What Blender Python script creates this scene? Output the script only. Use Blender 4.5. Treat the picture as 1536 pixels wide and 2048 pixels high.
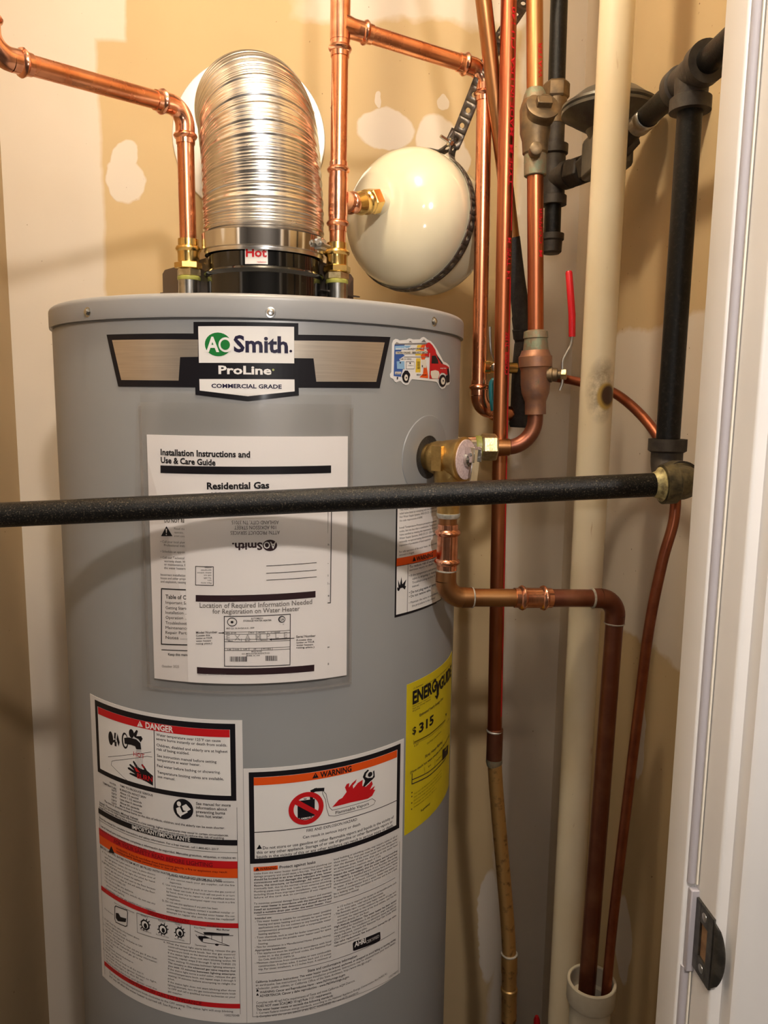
import bpy, bmesh, math, random
from mathutils import Vector, Matrix
from math import pi, sin, cos, radians as rad
random.seed(7)
for o in list(bpy.data.objects):
    bpy.data.objects.remove(o, do_unlink=True)
SC = bpy.context.scene
COL = SC.collection

# ------------------------------------------------------------------ camera
cam = bpy.data.cameras.new('camera')
cam.sensor_fit = 'VERTICAL'
cam.sensor_height = 36.0
cam.lens = 1538.0 / 2048.0 * 36.0
cam.clip_start = 0.02
camo = bpy.data.objects.new('camera', cam)
COL.objects.link(camo)
camo.matrix_world = (Matrix.Translation((0, 0, 1.40)) @ Matrix.Rotation(rad(-3.65), 4, 'Z')
                     @ Matrix.Rotation(rad(90 - 8.2), 4, 'X') @ Matrix.Rotation(rad(0.7), 4, 'Z'))
SC.camera = camo

# ------------------------------------------------------------------ world, exposure
wd = bpy.data.worlds.new('world')
SC.world = wd
wd.use_nodes = True
wd.node_tree.nodes['Background'].inputs[0].default_value = (1.0, 0.86, 0.70, 1)
wd.node_tree.nodes['Background'].inputs[1].default_value = 0.01
SC.view_settings.view_transform = 'Standard'
SC.view_settings.look = 'None'
SC.view_settings.gamma = 1.0
SC.view_settings.use_curve_mapping = False
SC.view_settings.exposure = 0.10
LAMP_STRENGTH = 780.0                    # radiance of the bright bulb of the hallway fixture
LAMP_COLOR = (1.0, 0.91, 0.83)
CLOSET_STRENGTH = 215.0                  # radiance of the warm globe on the closet ceiling
CLOSET_COLOR = (1.0, 0.83, 0.60)

# small white phone light held just above the viewpoint
fl = bpy.data.lights.new('phone_light', 'POINT'); fl.energy = 2.8; fl.color = (1.0, 0.97, 0.95); fl.shadow_soft_size = 0.01
flo = bpy.data.objects.new('phone_light', fl); COL.objects.link(flo); flo.location = (0.012, -0.01, 1.455)

# ------------------------------------------------------------------ materials
MATS = {}
class NT:
    def __init__(s, m):
        s.t = m.node_tree; s.n = s.t.nodes
    def new(s, typ, **kw):
        x = s.n.new(typ)
        for k, v in kw.items(): setattr(x, k, v)
        return x
    def set(s, sock, v):
        if hasattr(v, 'is_linked') or isinstance(v, bpy.types.NodeSocket): s.t.links.new(v, sock)
        elif isinstance(v, (tuple, list)) and len(v) == 3 and sock.type == 'RGBA': sock.default_value = (*v, 1)
        else: sock.default_value = v
    def math(s, op, a, b=0.0, c=None):
        x = s.new('ShaderNodeMath', operation=op)
        s.set(x.inputs[0], a); s.set(x.inputs[1], b)
        if c is not None: s.set(x.inputs[2], c)
        return x.outputs[0]
    def mix(s, f, a, b):
        x = s.new('ShaderNodeMix', data_type='RGBA')
        s.set(x.inputs[0], f); s.set(x.inputs[6], a); s.set(x.inputs[7], b)
        return x.outputs[2]
    def noise(s, vec, scale, detail=4.0, rough=0.55):
        x = s.new('ShaderNodeTexNoise')
        s.set(x.inputs['Vector'], vec); x.inputs['Scale'].default_value = scale
        x.inputs['Detail'].default_value = detail; x.inputs['Roughness'].default_value = rough
        return x.outputs['Fac'], x.outputs['Color']
    def ramp(s, f, a, b):
        x = s.new('ShaderNodeMapRange'); x.clamp = True
        s.set(x.inputs[0], f); x.inputs[1].default_value = a; x.inputs[2].default_value = b
        return x.outputs[0]
    def coords(s): return s.new('ShaderNodeTexCoord').outputs['Object']
    def xyz(s, v):
        x = s.new('ShaderNodeSeparateXYZ'); s.set(x.inputs[0], v); return x.outputs
    def comb(s, a, b, c):
        x = s.new('ShaderNodeCombineXYZ')
        for i, q in enumerate((a, b, c)): s.set(x.inputs[i], q)
        return x.outputs[0]
    def bump(s, h, strength, dist=0.001):
        x = s.new('ShaderNodeBump'); s.set(x.inputs['Height'], h)
        x.inputs['Strength'].default_value = strength; x.inputs['Distance'].default_value = dist
        return x.outputs[0]

def newmat(name):
    m = bpy.data.materials.new(name); m.use_nodes = True
    MATS[name] = m
    return m, NT(m), m.node_tree.nodes['Principled BSDF']

def mat(name, c, rough=0.5, metal=0.0, c2=None, scale=40.0, lo=0.4, hi=0.65, bump=0.0, bscale=None, rvar=0.0, coat=0.0, stretch=None, spec=None):
    m, n, b = newmat(name)
    b.inputs['Base Color'].default_value = (*c, 1)
    b.inputs['Roughness'].default_value = rough
    b.inputs['Metallic'].default_value = metal
    if coat: b.inputs['Coat Weight'].default_value = coat; b.inputs['Coat Roughness'].default_value = 0.08
    if spec is not None: b.inputs['Specular IOR Level'].default_value = spec
    v = n.coords()
    if stretch:
        x = n.new('ShaderNodeMapping'); n.set(x.inputs['Vector'], v); x.inputs['Scale'].default_value = stretch; v = x.outputs[0]
    if c2 is not None:
        f, _ = n.noise(v, scale)
        n.set(b.inputs['Base Color'], n.mix(n.ramp(f, lo, hi), c, c2))
    if rvar:
        f, _ = n.noise(v, scale * 2)
        n.set(b.inputs['Roughness'], n.math('MULTIPLY_ADD', f, rvar * 2, rough - rvar))
    if bump:
        f, _ = n.noise(v, bscale or scale * 3)
        n.set(b.inputs['Normal'], n.bump(f, bump))
    return m

mat('heater_grey', (0.235, 0.240, 0.245), 0.36, 0.0, (0.245, 0.250, 0.255), 6, rvar=0.04)
mat('cap_grey', (0.30, 0.30, 0.30), 0.36, 0.0, (0.31, 0.31, 0.31), 6)
mat('steel', (0.62, 0.61, 0.58), 0.22, 1.0, (0.45, 0.45, 0.43), 90, rvar=0.08)
mat('chrome', (0.80, 0.78, 0.75), 0.10, 1.0)
mat('zinc', (0.50, 0.49, 0.46), 0.35, 1.0, (0.38, 0.37, 0.34), 120)
mat('aluminium', (0.86, 0.83, 0.79), 0.24, 1.0, (0.74, 0.70, 0.66), 30, rvar=0.08)
mat('plate_metal', (0.80, 0.79, 0.78), 0.42, 0.7)
mat('copper', (0.80, 0.345, 0.185), 0.27, 1.0, (0.62, 0.23, 0.11), 22, rvar=0.06, stretch=(1, 1, .25))
mat('copper_fitting', (0.88, 0.44, 0.28), 0.20, 1.0, (0.72, 0.30, 0.17), 60, rvar=0.05, bump=0.15, bscale=90)
mat('copper_brown', (0.46, 0.235, 0.095), 0.38, 1.0, (0.34, 0.150, 0.06), 25, rvar=0.08, stretch=(1, 1, .2))
mat('copper_red', (0.52, 0.20, 0.085), 0.36, 1.0, (0.34, 0.075, 0.040), 16, rvar=0.08, stretch=(1, 1, .12))
mat('copper_dull', (0.22, 0.080, 0.048), 0.42, 0.9, (0.30, 0.13, 0.07), 26, 0.45, 0.75, rvar=0.08)
mat('copper_gold', (0.78, 0.48, 0.18), 0.38, 0.9, (0.30, 0.15, 0.06), 70, 0.55, 0.72, rvar=0.08)
mat('copper_tube', (0.33, 0.105, 0.050), 0.40, 0.9, (0.24, 0.070, 0.036), 40)
mat('copper_patina', (0.24, 0.18, 0.11), 0.6, 0.5, (0.20, 0.22, 0.14), 120, 0.45, 0.6, bump=0.4)
mat('bronze', (0.22, 0.15, 0.080), 0.50, 0.75, (0.13, 0.095, 0.058), 60, bump=0.25)
mat('bronze_red', (0.34, 0.165, 0.09), 0.5, 0.7, (0.24, 0.13, 0.09), 60, bump=0.25)
mat('brass', (0.80, 0.56, 0.20), 0.22, 1.0, (0.70, 0.47, 0.16), 60, rvar=0.05)
mat('brass_cast', (0.66, 0.44, 0.16), 0.36, 1.0, (0.54, 0.34, 0.12), 90, bump=0.3, bscale=500)
mat('brass_hex', (0.66, 0.55, 0.32), 0.35, 0.9, (0.46, 0.36, 0.18), 120, bump=0.3)
mat('dielectric', (0.36, 0.36, 0.08), 0.4)
mat('solder', (0.55, 0.52, 0.45), 0.45, 0.4, (0.36, 0.34, 0.28), 200)
mat('iron', (0.006, 0.0056, 0.005), 0.36, 0.0, (0.022, 0.019, 0.016), 260, 0.52, 0.75, bump=0.35, bscale=900, rvar=0.10, spec=0.22)
mat('iron_worn_glints', (0.007, 0.0065, 0.006), 0.30, 0.15, (0.13, 0.105, 0.070), 620, 0.56, 0.74, bump=0.5, bscale=800, rvar=0.10, spec=0.28)  # pale speckles paint glints on the pipe as well as worn streaks
mat('iron_fitting', (0.062, 0.050, 0.038), 0.60, 0.3, (0.034, 0.027, 0.022), 60, bump=0.35, bscale=260)
mat('iron_brass_tint', (0.16, 0.13, 0.065), 0.5, 0.5, (0.06, 0.05, 0.03), 110, bump=0.3)
mat('thread_paste', (0.55, 0.48, 0.22), 0.5, 0.2, (0.20, 0.16, 0.07), 150)
mat('regulator_grey', (0.155, 0.145, 0.12), 0.42, 0.6, (0.10, 0.093, 0.08), 40)
mat('black_gloss', (0.004, 0.004, 0.004), 0.10, 0.0, coat=0.5)
mat('hood_plate', (0.22, 0.19, 0.17), 0.36, 0.9)
mat('rubber_and_shade', (0.016, 0.014, 0.013), 0.7, 0.0, (0.03, 0.026, 0.022), 120, bump=0.8)  # black sleeves, and the painted shade of the relief valve hole
mat('pvc_hub', (0.62, 0.57, 0.45), 0.45, 0.0, (0.54, 0.48, 0.36), 30)
mat('tank_enamel', (0.74, 0.68, 0.50), 0.12, 0.0, coat=0.6)
mat('strap_metal', (0.105, 0.088, 0.078), 0.42, 0.7, (0.15, 0.13, 0.11), 60)
mat('white_paint', (0.80, 0.77, 0.74), 0.38, 0.0, (0.76, 0.73, 0.70), 8, bump=0.08, bscale=90)
mat('wall_paint', (0.20, 0.18, 0.16), 0.6, 0.0, (0.18, 0.165, 0.145), 5)
mat('floor_concrete', (0.12, 0.10, 0.085), 0.7, 0.0, (0.09, 0.075, 0.065), 5, bump=0.2)
mat('ceiling_paint', (0.45, 0.42, 0.38), 0.7)
mat('weatherstrip', (0.42, 0.39, 0.41), 0.6)
mat('cream_edge', (0.80, 0.74, 0.62), 0.5)
mat('strike_bronze', (0.075, 0.070, 0.062), 0.38, 0.8, (0.13, 0.12, 0.10), 90)
mat('raw_wood', (0.30, 0.17, 0.08), 0.8, 0.0, (0.16, 0.08, 0.04), 60)
mat('red_grip', (0.62, 0.010, 0.020), 0.35)
mat('teal_grip', (0.010, 0.12, 0.14), 0.35)
mat('sticker_white', (0.74, 0.72, 0.70), 0.34)
mat('label_white', (0.70, 0.675, 0.66), 0.36)
mat('sticker_yellow', (0.62, 0.49, 0.012), 0.40)
mat('paper', (0.82, 0.79, 0.78), 0.7)
mat('tag_paper', (0.66, 0.52, 0.50), 0.6, 0.0, (0.50, 0.36, 0.35), 420)
mat('silver_foil', (0.62, 0.55, 0.46), 0.36, 0.85, (0.55, 0.48, 0.40), 700, stretch=(.02, .02, 1))
mat('socket_white', (0.7, 0.68, 0.64), 0.4)
PRINT = {'black': (0.010, 0.009, 0.012), 'dark': (0.035, 0.030, 0.034), 'grey': (0.20, 0.185, 0.18), 'lgrey': (0.42, 0.40, 0.39),
         'white': (0.76, 0.74, 0.72), 'red': (0.52, 0.012, 0.016), 'orange': (0.72, 0.085, 0.010), 'maroon': (0.17, 0.008, 0.010),
         'green': (0.012, 0.17, 0.035), 'navy': (0.012, 0.008, 0.035), 'olive': (0.30, 0.33, 0.12), 'plum': (0.035, 0.018, 0.022),
         'blue': (0.045, 0.10, 0.32), 'sky': (0.24, 0.42, 0.62), 'yellow': (0.72, 0.50, 0.05), 'cream': (0.70, 0.64, 0.54),
         'olived': (0.16, 0.12, 0.01), 'gold': (0.62, 0.49, 0.02)}
for k, c in PRINT.items(): mat('ink_' + k, c, 0.36, spec=0.22)
PRINT['silver'] = None
MATS['ink_silver'] = MATS['silver_foil']
# clear plastic pouch: thin film, mostly see-through with a sheen
m, n, b = newmat('clear_film')
n.n.remove(b)
tr = n.new('ShaderNodeBsdfTransparent'); tr.inputs[0].default_value = (0.965, 0.955, 0.945, 1)
gl = n.new('ShaderNodeBsdfGlossy'); gl.inputs['Roughness'].default_value = 0.10
gl.inputs['Color'].default_value = (1, 1, 1, 1)
fr = n.new('ShaderNodeFresnel'); fr.inputs[0].default_value = 1.45
f_, _ = n.noise(n.coords(), 14, 2)
n.set(fr.inputs['Normal'], n.bump(f_, 0.15, 0.003)); n.set(gl.inputs['Normal'], n.bump(f_, 0.2, 0.004))
mx = n.new('ShaderNodeMixShader'); n.set(mx.inputs[0], n.math('MULTIPLY', fr.outputs[0], 0.6)); n.set(mx.inputs[1], tr.outputs[0]); n.set(mx.inputs[2], gl.outputs[0])
n.set(n.n['Material Output'].inputs[0], mx.outputs[0])
m, n, b = newmat('sealed_film')
n.n.remove(b)
tr = n.new('ShaderNodeBsdfTransparent'); tr.inputs[0].default_value = (0.88, 0.865, 0.85, 1)
df = n.new('ShaderNodeBsdfDiffuse'); df.inputs[0].default_value = (0.8, 0.78, 0.76, 1)
mx = n.new('ShaderNodeMixShader'); mx.inputs[0].default_value = 0.08; n.set(mx.inputs[1], tr.outputs[0]); n.set(mx.inputs[2], df.outputs[0])
n.set(n.n['Material Output'].inputs[0], mx.outputs[0])
# lamp bulbs
m, n, b = newmat('bulb_dim')
b.inputs['Base Color'].default_value = (1, 1, 1, 1)
b.inputs['Emission Color'].default_value = (1.0, 0.80, 0.58, 1)
b.inputs['Emission Strength'].default_value = LAMP_STRENGTH * 0.09
m, n, b = newmat('bulb_glow')
b.inputs['Base Color'].default_value = (1, 1, 1, 1)
b.inputs['Emission Color'].default_value = (*LAMP_COLOR, 1)
b.inputs['Emission Strength'].default_value = LAMP_STRENGTH

m, n, b = newmat('globe_glow')
b.inputs['Base Color'].default_value = (1, 1, 1, 1)
b.inputs['Emission Color'].default_value = (*CLOSET_COLOR, 1)
b.inputs['Emission Strength'].default_value = CLOSET_STRENGTH

def drywall(name, axes, strips, ellipses, paper=(0.590, 0.440, 0.245), mud=(0.70, 0.625, 0.53)):
    """bare drywall: tan face paper with trowelled joint compound where the joints and screws are.
    strips: (axis, sign, value, softness, waviness); ellipses: (ca, cb, ra, rb)"""
    m, n, b = newmat(name)
    v = n.coords()
    _, nc = n.noise(v, 9, 3)
    _, nf = n.noise(v, 45, 2)
    x = n.xyz(v); w = n.xyz(nc); w2 = n.xyz(nf)
    A = {}
    for ax in axes:
        i = 'xyz'.index(ax)
        t = n.math('MULTIPLY_ADD', w[i], 0.07, -0.035)
        t = n.math('ADD', t, n.math('MULTIPLY_ADD', w2[i], 0.012, -0.006))
        A[ax] = (x[i], t)
    mask = None
    def add(q):
        nonlocal mask
        mask = q if mask is None else n.math('MAXIMUM', mask, q)
    def half(ax, sign, val, soft, wav):
        p = n.math('ADD', A[ax][0], n.math('MULTIPLY', A[ax][1], wav))
        return n.ramp(n.math('MULTIPLY_ADD', p, sign, -sign * val), -soft, soft)
    for st in strips:
        q = None
        for (ax, sign, val, soft, wav) in st:
            h = half(ax, sign, val, soft, wav)
            q = h if q is None else n.math('MULTIPLY', q, h)
        add(q)
    for (ca, cb, ra, rb) in ellipses:
        pa = n.math('ADD', A[axes[0]][0], n.math('MULTIPLY', A[axes[0]][1], 0.7)); pb = n.math('ADD', A[axes[1]][0], n.math('MULTIPLY', A[axes[1]][1], 0.7))
        da = n.math('POWER', n.math('MULTIPLY_ADD', pa, 1 / ra, -ca / ra), 2.0); db = n.math('POWER', n.math('MULTIPLY_ADD', pb, 1 / rb, -cb / rb), 2.0)
        add(n.ramp(n.math('ADD', da, db), 1.12, 0.92))
    f1, _ = n.noise(v, 3, 3); f2, _ = n.noise(v, 130, 3)
    pc = n.mix(n.ramp(f1, 0.35, 0.7), paper, tuple(c * 0.88 for c in paper))
    mc = n.mix(n.ramp(f1, 0.35, 0.7), mud, tuple(c * q for c, q in zip(mud, (0.95, 0.93, 0.90))))
    col = n.mix(mask, pc, mc)
    col = n.mix(n.ramp(f2, 0.735, 0.76), col, (0.16, 0.09, 0.04))
    n.set(b.inputs['Base Color'], col)
    b.inputs['Roughness'].default_value = 0.85
    b.inputs['Specular IOR Level'].default_value = 0.25
    n.set(b.inputs['Normal'], n.bump(n.math('ADD', mask, n.math('MULTIPLY', f2, 0.15)), 0.25, 0.001))
    return m

drywall('drywall_back', 'xz', [[('x', -1, -0.418, 0.004, 0.25)], [('x', 1, 0.335, 0.006, 0.5)], [('z', 1, 2.066, 0.006, 0.9), ('x', 1, -0.07, 0.02, 1)],
        [('x', -1, -0.368, 0.003, 0.3), ('z', 1, 2.016, 0.004, 0.3)], [('z', 1, 1.06, 0.006, 1), ('z', -1, 1.40, 0.006, 1), ('x', -1, -0.10, 0.02, 1)]],
        [(-0.376, 1.785, 0.036, 0.040), (-0.376, 1.822, 0.026, 0.030), (0.085, 1.882, 0.052, 0.036), (0.185, 1.862, 0.044, 0.050), (0.208, 1.838, 0.03, 0.03), (0.078, 1.935, 0.006, 0.016), (0.195, 1.935, 0.010, 0.014), (0.325, 0.30, 0.022, 0.13)])
drywall('drywall_right', 'yz', [[('y', 1, 1.345, 0.006, 0.5)], [('z', 1, 1.055, 0.004, 0.9), ('z', -1, 1.512, 0.004, 0.6)], [('y', -1, 0.62, 0.01, 0.5)]],
        [(1.055, 0.90, 0.020, 0.060), (1.065, 0.58, 0.030, 0.065)])
drywall('drywall_left', 'yz', [[('z', 1, 2.10, 0.01, 1)]], [(0.9, 1.7, 0.04, 0.04)], paper=(0.47, 0.345, 0.20))

# PVC drain pipe: cream, with scuffs, brown drips and one scorch mark
m, n, b = newmat('pvc_cream')
v = n.coords(); x = n.xyz(v)
f1, c1 = n.noise(v, 7, 3); f2, _ = n.noise(v, 55, 4, 0.7)
mp = n.new('ShaderNodeMapping'); n.set(mp.inputs['Vector'], v); mp.inputs['Scale'].default_value = (60, 60, 14)
f3, _ = n.noise(mp.outputs[0], 1.0, 3)
col = n.mix(n.ramp(f1, 0.35, 0.7), (0.76, 0.665, 0.48), (0.70, 0.58, 0.38))
col = n.mix(n.math('MULTIPLY', n.ramp(f3, 0.68, 0.76), 0.8), col, (0.40, 0.21, 0.07))
col = n.mix(n.math('MULTIPLY', n.ramp(f2, 0.72, 0.77), 0.8), col, (0.16, 0.11, 0.06))
w = n.xyz(c1)
def blob(cx, cy, cz, rx, ry, rz, a, c_):
    d = n.math('ADD', n.math('ADD', n.math('POWER', n.math('MULTIPLY_ADD', x[0], 1 / rx, -cx / rx), 2.0), n.math('POWER', n.math('MULTIPLY_ADD', x[1], 1 / ry, -cy / ry), 2.0)),
               n.math('POWER', n.math('MULTIPLY_ADD', n.math('MULTIPLY_ADD', w[2], 0.02, x[2]), 1 / rz, -(cz + 0.01) / rz), 2.0))
    return n.ramp(d, a, c_)
col = n.mix(n.math('MULTIPLY', blob(.331, .95, 1.418, .019, .03, .040, 1.2, 0.1), n.ramp(f2, 0.30, 0.6)), col, (0.24, 0.18, 0.11))
col = n.mix(blob(.337, .951, 1.410, .0125, .025, .0165, 1.2, 0.8), col, (0.42, 0.27, 0.06))
col = n.mix(blob(.339, .952, 1.411, .0100, .025, .0135, 1.2, 0.6), col, (0.050, 0.018, 0.008))
n.set(b.inputs['Base Color'], col); b.inputs['Roughness'].default_value = 0.42

# ------------------------------------------------------------------ mesh helpers
def V(p): return Vector(p)
def frame(d):
    d = V(d).normalized()
    a = Vector((0, 0, 1)) if abs(d.z) < 0.9 else Vector((1, 0, 0))
    u = a.cross(d).normalized(); return d, u, d.cross(u)

class MB:
    def __init__(s): s.v = []; s.f = []
    def add(s, vs, fs):
        o = len(s.v); s.v += [tuple(p) for p in vs]; s.f += [tuple(i + o for i in f) for f in fs]; return s
    def box(s, a, b):
        (x0, y0, z0), (x1, y1, z1) = a, b
        return s.add([(x0, y0, z0), (x1, y0, z0), (x1, y1, z0), (x0, y1, z0), (x0, y0, z1), (x1, y0, z1), (x1, y1, z1), (x0, y1, z1)],
                     [(0, 3, 2, 1), (4, 5, 6, 7), (0, 1, 5, 4), (1, 2, 6, 5), (2, 3, 7, 6), (3, 0, 4, 7)])
    def obox(s, c, ax, ay, az, hx, hy, hz):
        c = V(c); ax, ay, az = V(ax).normalized() * hx, V(ay).normalized() * hy, V(az).normalized() * hz
        vs = [c + ax * i + ay * j + az * k for k in (-1, 1) for j in (-1, 1) for i in (-1, 1)]
        return s.add(vs, [(0, 2, 3, 1), (4, 5, 7, 6), (0, 1, 5, 4), (1, 3, 7, 5), (3, 2, 6, 7), (2, 0, 4, 6)])
    def lathe(s, o, d, prof, seg=32, cap=True, phase=0.0):
        o = V(o); d, u, w = frame(d); vs = []; fs = []
        for t, r in prof:
            for k in range(seg):
                a = 2 * pi * k / seg + phase
                vs.append(o + d * t + (u * cos(a) + w * sin(a)) * r)
        for i in range(len(prof) - 1):
            for k in range(seg):
                k2 = (k + 1) % seg
                fs.append((i * seg + k, i * seg + k2, (i + 1) * seg + k2, (i + 1) * seg + k))
        if cap:
            fs.append(tuple(reversed(range(seg)))); fs.append(tuple((len(prof) - 1) * seg + k for k in range(seg)))
        return s.add(vs, fs)
    def sweep(s, pts, r, seg=24, cap=True):
        pts = [V(p) for p in pts]; n = len(pts)
        rs = r if isinstance(r, (list, tuple)) else [r] * n
        T = [(pts[min(i + 1, n - 1)] - pts[max(i - 1, 0)]).normalized() for i in range(n)]
        _, u, _ = frame(T[0]); vs = []; fs = []
        for i in range(n):
            u = (u - T[i] * u.dot(T[i])).normalized(); w = T[i].cross(u)
            for k in range(seg):
                a = 2 * pi * k / seg; vs.append(pts[i] + (u * cos(a) + w * sin(a)) * rs[i])
        for i in range(n - 1):
            for k in range(seg):
                k2 = (k + 1) % seg; fs.append((i * seg + k, i * seg + k2, (i + 1) * seg + k2, (i + 1) * seg + k))
        if cap:
            fs.append(tuple(reversed(range(seg)))); fs.append(tuple((n - 1) * seg + k for k in range(seg)))
        return s.add(vs, fs)
    def prism(s, pts, d):
        d = V(d); n = len(pts); vs = [V(p) for p in pts] + [V(p) + d for p in pts]
        return s.add(vs, [tuple(reversed(range(n))), tuple(range(n, 2 * n))] + [(i, (i + 1) % n, n + (i + 1) % n, n + i) for i in range(n)])
    def ball(s, c, r, seg=16, d=(0, 0, 1), squash=1.0):
        k = 8; return s.lathe(V(c), d, [(-r * squash * cos(pi * i / k), max(r * sin(pi * i / k), 1e-5)) for i in range(k + 1)], seg)
    def build(s, name, mt, parent=None, sharp=35, bevel=0.0, recalc=True, smooth=True):
        me = bpy.data.meshes.new(name); me.from_pydata(s.v, [], s.f)
        if recalc:
            bm = bmesh.new(); bm.from_mesh(me); bmesh.ops.recalc_face_normals(bm, faces=bm.faces)
            bm.to_mesh(me); bm.free()
        if smooth:
            me.polygons.foreach_set('use_smooth', [True] * len(me.polygons))
            me.set_sharp_from_angle(angle=rad(sharp))
        me.materials.append(MATS[mt])
        o = bpy.data.objects.new(name, me); COL.objects.link(o)
        if parent is not None: attach(o, parent)
        if bevel:
            q = o.modifiers.new('bevel', 'BEVEL'); q.width = bevel; q.segments = 2; q.limit_method = 'ANGLE'; q.angle_limit = rad(40); q.harden_normals = False
        return o

def attach(o, parent):
    o.parent = parent
    if parent.parent is None: o.matrix_parent_inverse = Matrix.Translation(-parent.location)

def tag(o, label, cat, group=None, kind=None):
    o['label'] = label; o['category'] = cat
    if group: o['group'] = group
    if kind: o['kind'] = kind
    return o
def thing(name, label, cat, loc=(0, 0, 0), group=None):
    o = bpy.data.objects.new(name, None); COL.objects.link(o); o.location = loc
    o.empty_display_size = 0.05
    return tag(o, label, cat, group)
def struct(o, label=None, cat=None):
    o['kind'] = 'structure'
    if label: o['label'] = label; o['category'] = cat
    return o

def arc_corner(a, c, b, R, n=8):
    """points of a fillet of radius R at corner c between a and b"""
    a, b, c = V(a), V(b), V(c)
    d1 = (a - c).normalized(); d2 = (b - c).normalized()
    ang = d1.angle(d2); L = R / math.tan(ang / 2)
    p = c + d1 * L; q = c + d2 * L
    ctr = c + (d1 + d2).normalized() * (R / sin(ang / 2))
    out = []
    v0 = p - ctr; v1 = q - ctr; th = v0.angle(v1)
    for i in range(n + 1):
        t = i / n; out.append(ctr + (v0 * sin((1 - t) * th) + v1 * sin(t * th)) / sin(th))
    return out, d1, d2
def fillet(pts, R, n=8):
    out = [V(pts[0])]
    for i in range(1, len(pts) - 1):
        out += arc_corner(pts[i - 1], pts[i], pts[i + 1], R, n)[0]
    return out + [V(pts[-1])]
def spline(pts, n=12):
    P = [V(p) for p in pts]; P = [P[0] * 2 - P[1]] + P + [P[-1] * 2 - P[-2]]; out = []
    for i in range(1, len(P) - 2):
        for k in range(n):
            t = k / n
            out.append(0.5 * ((2 * P[i]) + (P[i + 1] - P[i - 1]) * t + (2 * P[i - 1] - 5 * P[i] + 4 * P[i + 1] - P[i + 2]) * t * t + (3 * P[i] - P[i - 1] - 3 * P[i + 1] + P[i + 2]) * t ** 3))
    return out + [P[-2]]

RC = 0.0111                                  # radius of 3/4 inch copper tube
def press_end(mb, p, d, r=RC, L=0.024):
    """crimped mouth of a press fitting: opening at p, fitting body lies along d"""
    mb.lathe(p, d, [(0, r), (0, r + .0012), (.006, r + .0014), (.0075, r + .0034), (.0100, r + .0046), (.0125, r + .0036), (.0140, r + .0016), (L, r + .0015)], 32)
def elbow(parent, a, c, b, mt='copper_fitting', r=RC, R=0.022, style='press', S=None):
    pts, d1, d2 = arc_corner(a, c, b, R)
    mb = MB().sweep(pts, r + .0015, 28)
    S = S or 0.022
    if style == 'press':
        press_end(mb, pts[0] + d1 * S, -d1, r, S); press_end(mb, pts[-1] + d2 * S, -d2, r, S)
    else:
        mb.lathe(pts[0] + d1 * S, -d1, [(0, r), (0, r + .0013), (S, r + .0015)], 28); mb.lathe(pts[-1] + d2 * S, -d2, [(0, r), (0, r + .0013), (S, r + .0015)], 28)
    o = mb.build('elbow', mt, parent)
    if style == 'solder':
        for p, d in ((pts[0] + d1 * S, d1), (pts[-1] + d2 * S, d2)):
            MB().lathe(p - d * .0006, d, [(0, r + .0005), (.0004, r + .0019), (.0016, r + .0018), (.0026, r + .0003)], 24).build('solder_ring', 'solder', o)
    return pts[0] + d1 * S, pts[-1] + d2 * S
def straight(parent, a, b, mt, r=RC, name='pipe', seg=28):
    return MB().sweep([a, b], r, seg).build(name, mt, parent)
def coupling(parent, a, d, L=0.058, mt='copper_fitting', r=RC):
    d = V(d).normalized(); mb = MB()
    press_end(mb, V(a), d, r, L / 2); press_end(mb, V(a) + d * L, -d, r, L / 2)
    return mb.build('coupling', mt, parent)
def hexnut(mb, o, d, L, r, phase=0.0):
    return mb.lathe(o, d, [(0, r * .90), (L * .12, r), (L * .88, r), (L, r * .90)], 6, True, phase)
LABELS = {}
LABELS['nameplate'] = (0.2705, [
('P', 'black', 0, [(-0.1579, 1.4677), (-0.0493, 1.4673), (-0.0491, 1.479), (0.0596, 1.4799), (0.0595, 1.4681), (0.17, 1.471), (0.1556, 1.4145), (0.0597, 1.4133), (0.0599, 1.4051), (0.0063, 1.3983), (-0.0487, 1.4044), (-0.0488, 1.4121), (-0.1431, 1.4123)]),
('P', 'silver', 1, [(-0.1495, 1.4617), (-0.0444, 1.4611), (-0.0449, 1.4435), (-0.0645, 1.4431), (-0.0669, 1.4188), (-0.1382, 1.4192)]),
('P', 'silver', 1, [(0.0551, 1.4619), (0.1617, 1.4646), (0.1507, 1.4212), (0.0787, 1.4198), (0.0757, 1.4441), (0.0551, 1.4438)]),
('P', 'white', 1, [(-0.0441, 1.4746), (0.055, 1.476), (0.055, 1.4383), (-0.0441, 1.4373)]),
('P', 'white', 1, [(-0.0441, 1.4206), (0.0552, 1.4216), (0.0553, 1.4092), (0.0064, 1.4034), (-0.044, 1.4087)]),
('C', 'green', 2, [-0.0235, 1.4563, 0.0139, 0.0121]),
('T', 'white', 3, 'A', [-0.036, 1.4491, -0.0224, 1.4491, 0.0143], 2),
('C', 'white', 3, [-0.0155, 1.456, 0.0075, 0.0076]),
('C', 'green', 4, [-0.016, 1.456, 0.0049, 0.0052]),
('T', 'navy', 2, 'Smith', [-0.0074, 1.4492, 0.0485, 1.4492, 0.016], 2),
('C', 'navy', 2, [0.0514, 1.4509, 0.0014, 0.0014]),
('T', 'white', 2, 'ProLine', [-0.0236, 1.4263, 0.0312, 1.4263, 0.0081], 2),
('C', 'olive', 2, [0.033, 1.4311, 0.0012, 0.0012]),
('T', 'navy', 2, 'COMMERCIAL GRADE', [-0.0313, 1.4118, 0.0417, 1.4118, 0.004], 2),
])
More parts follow.
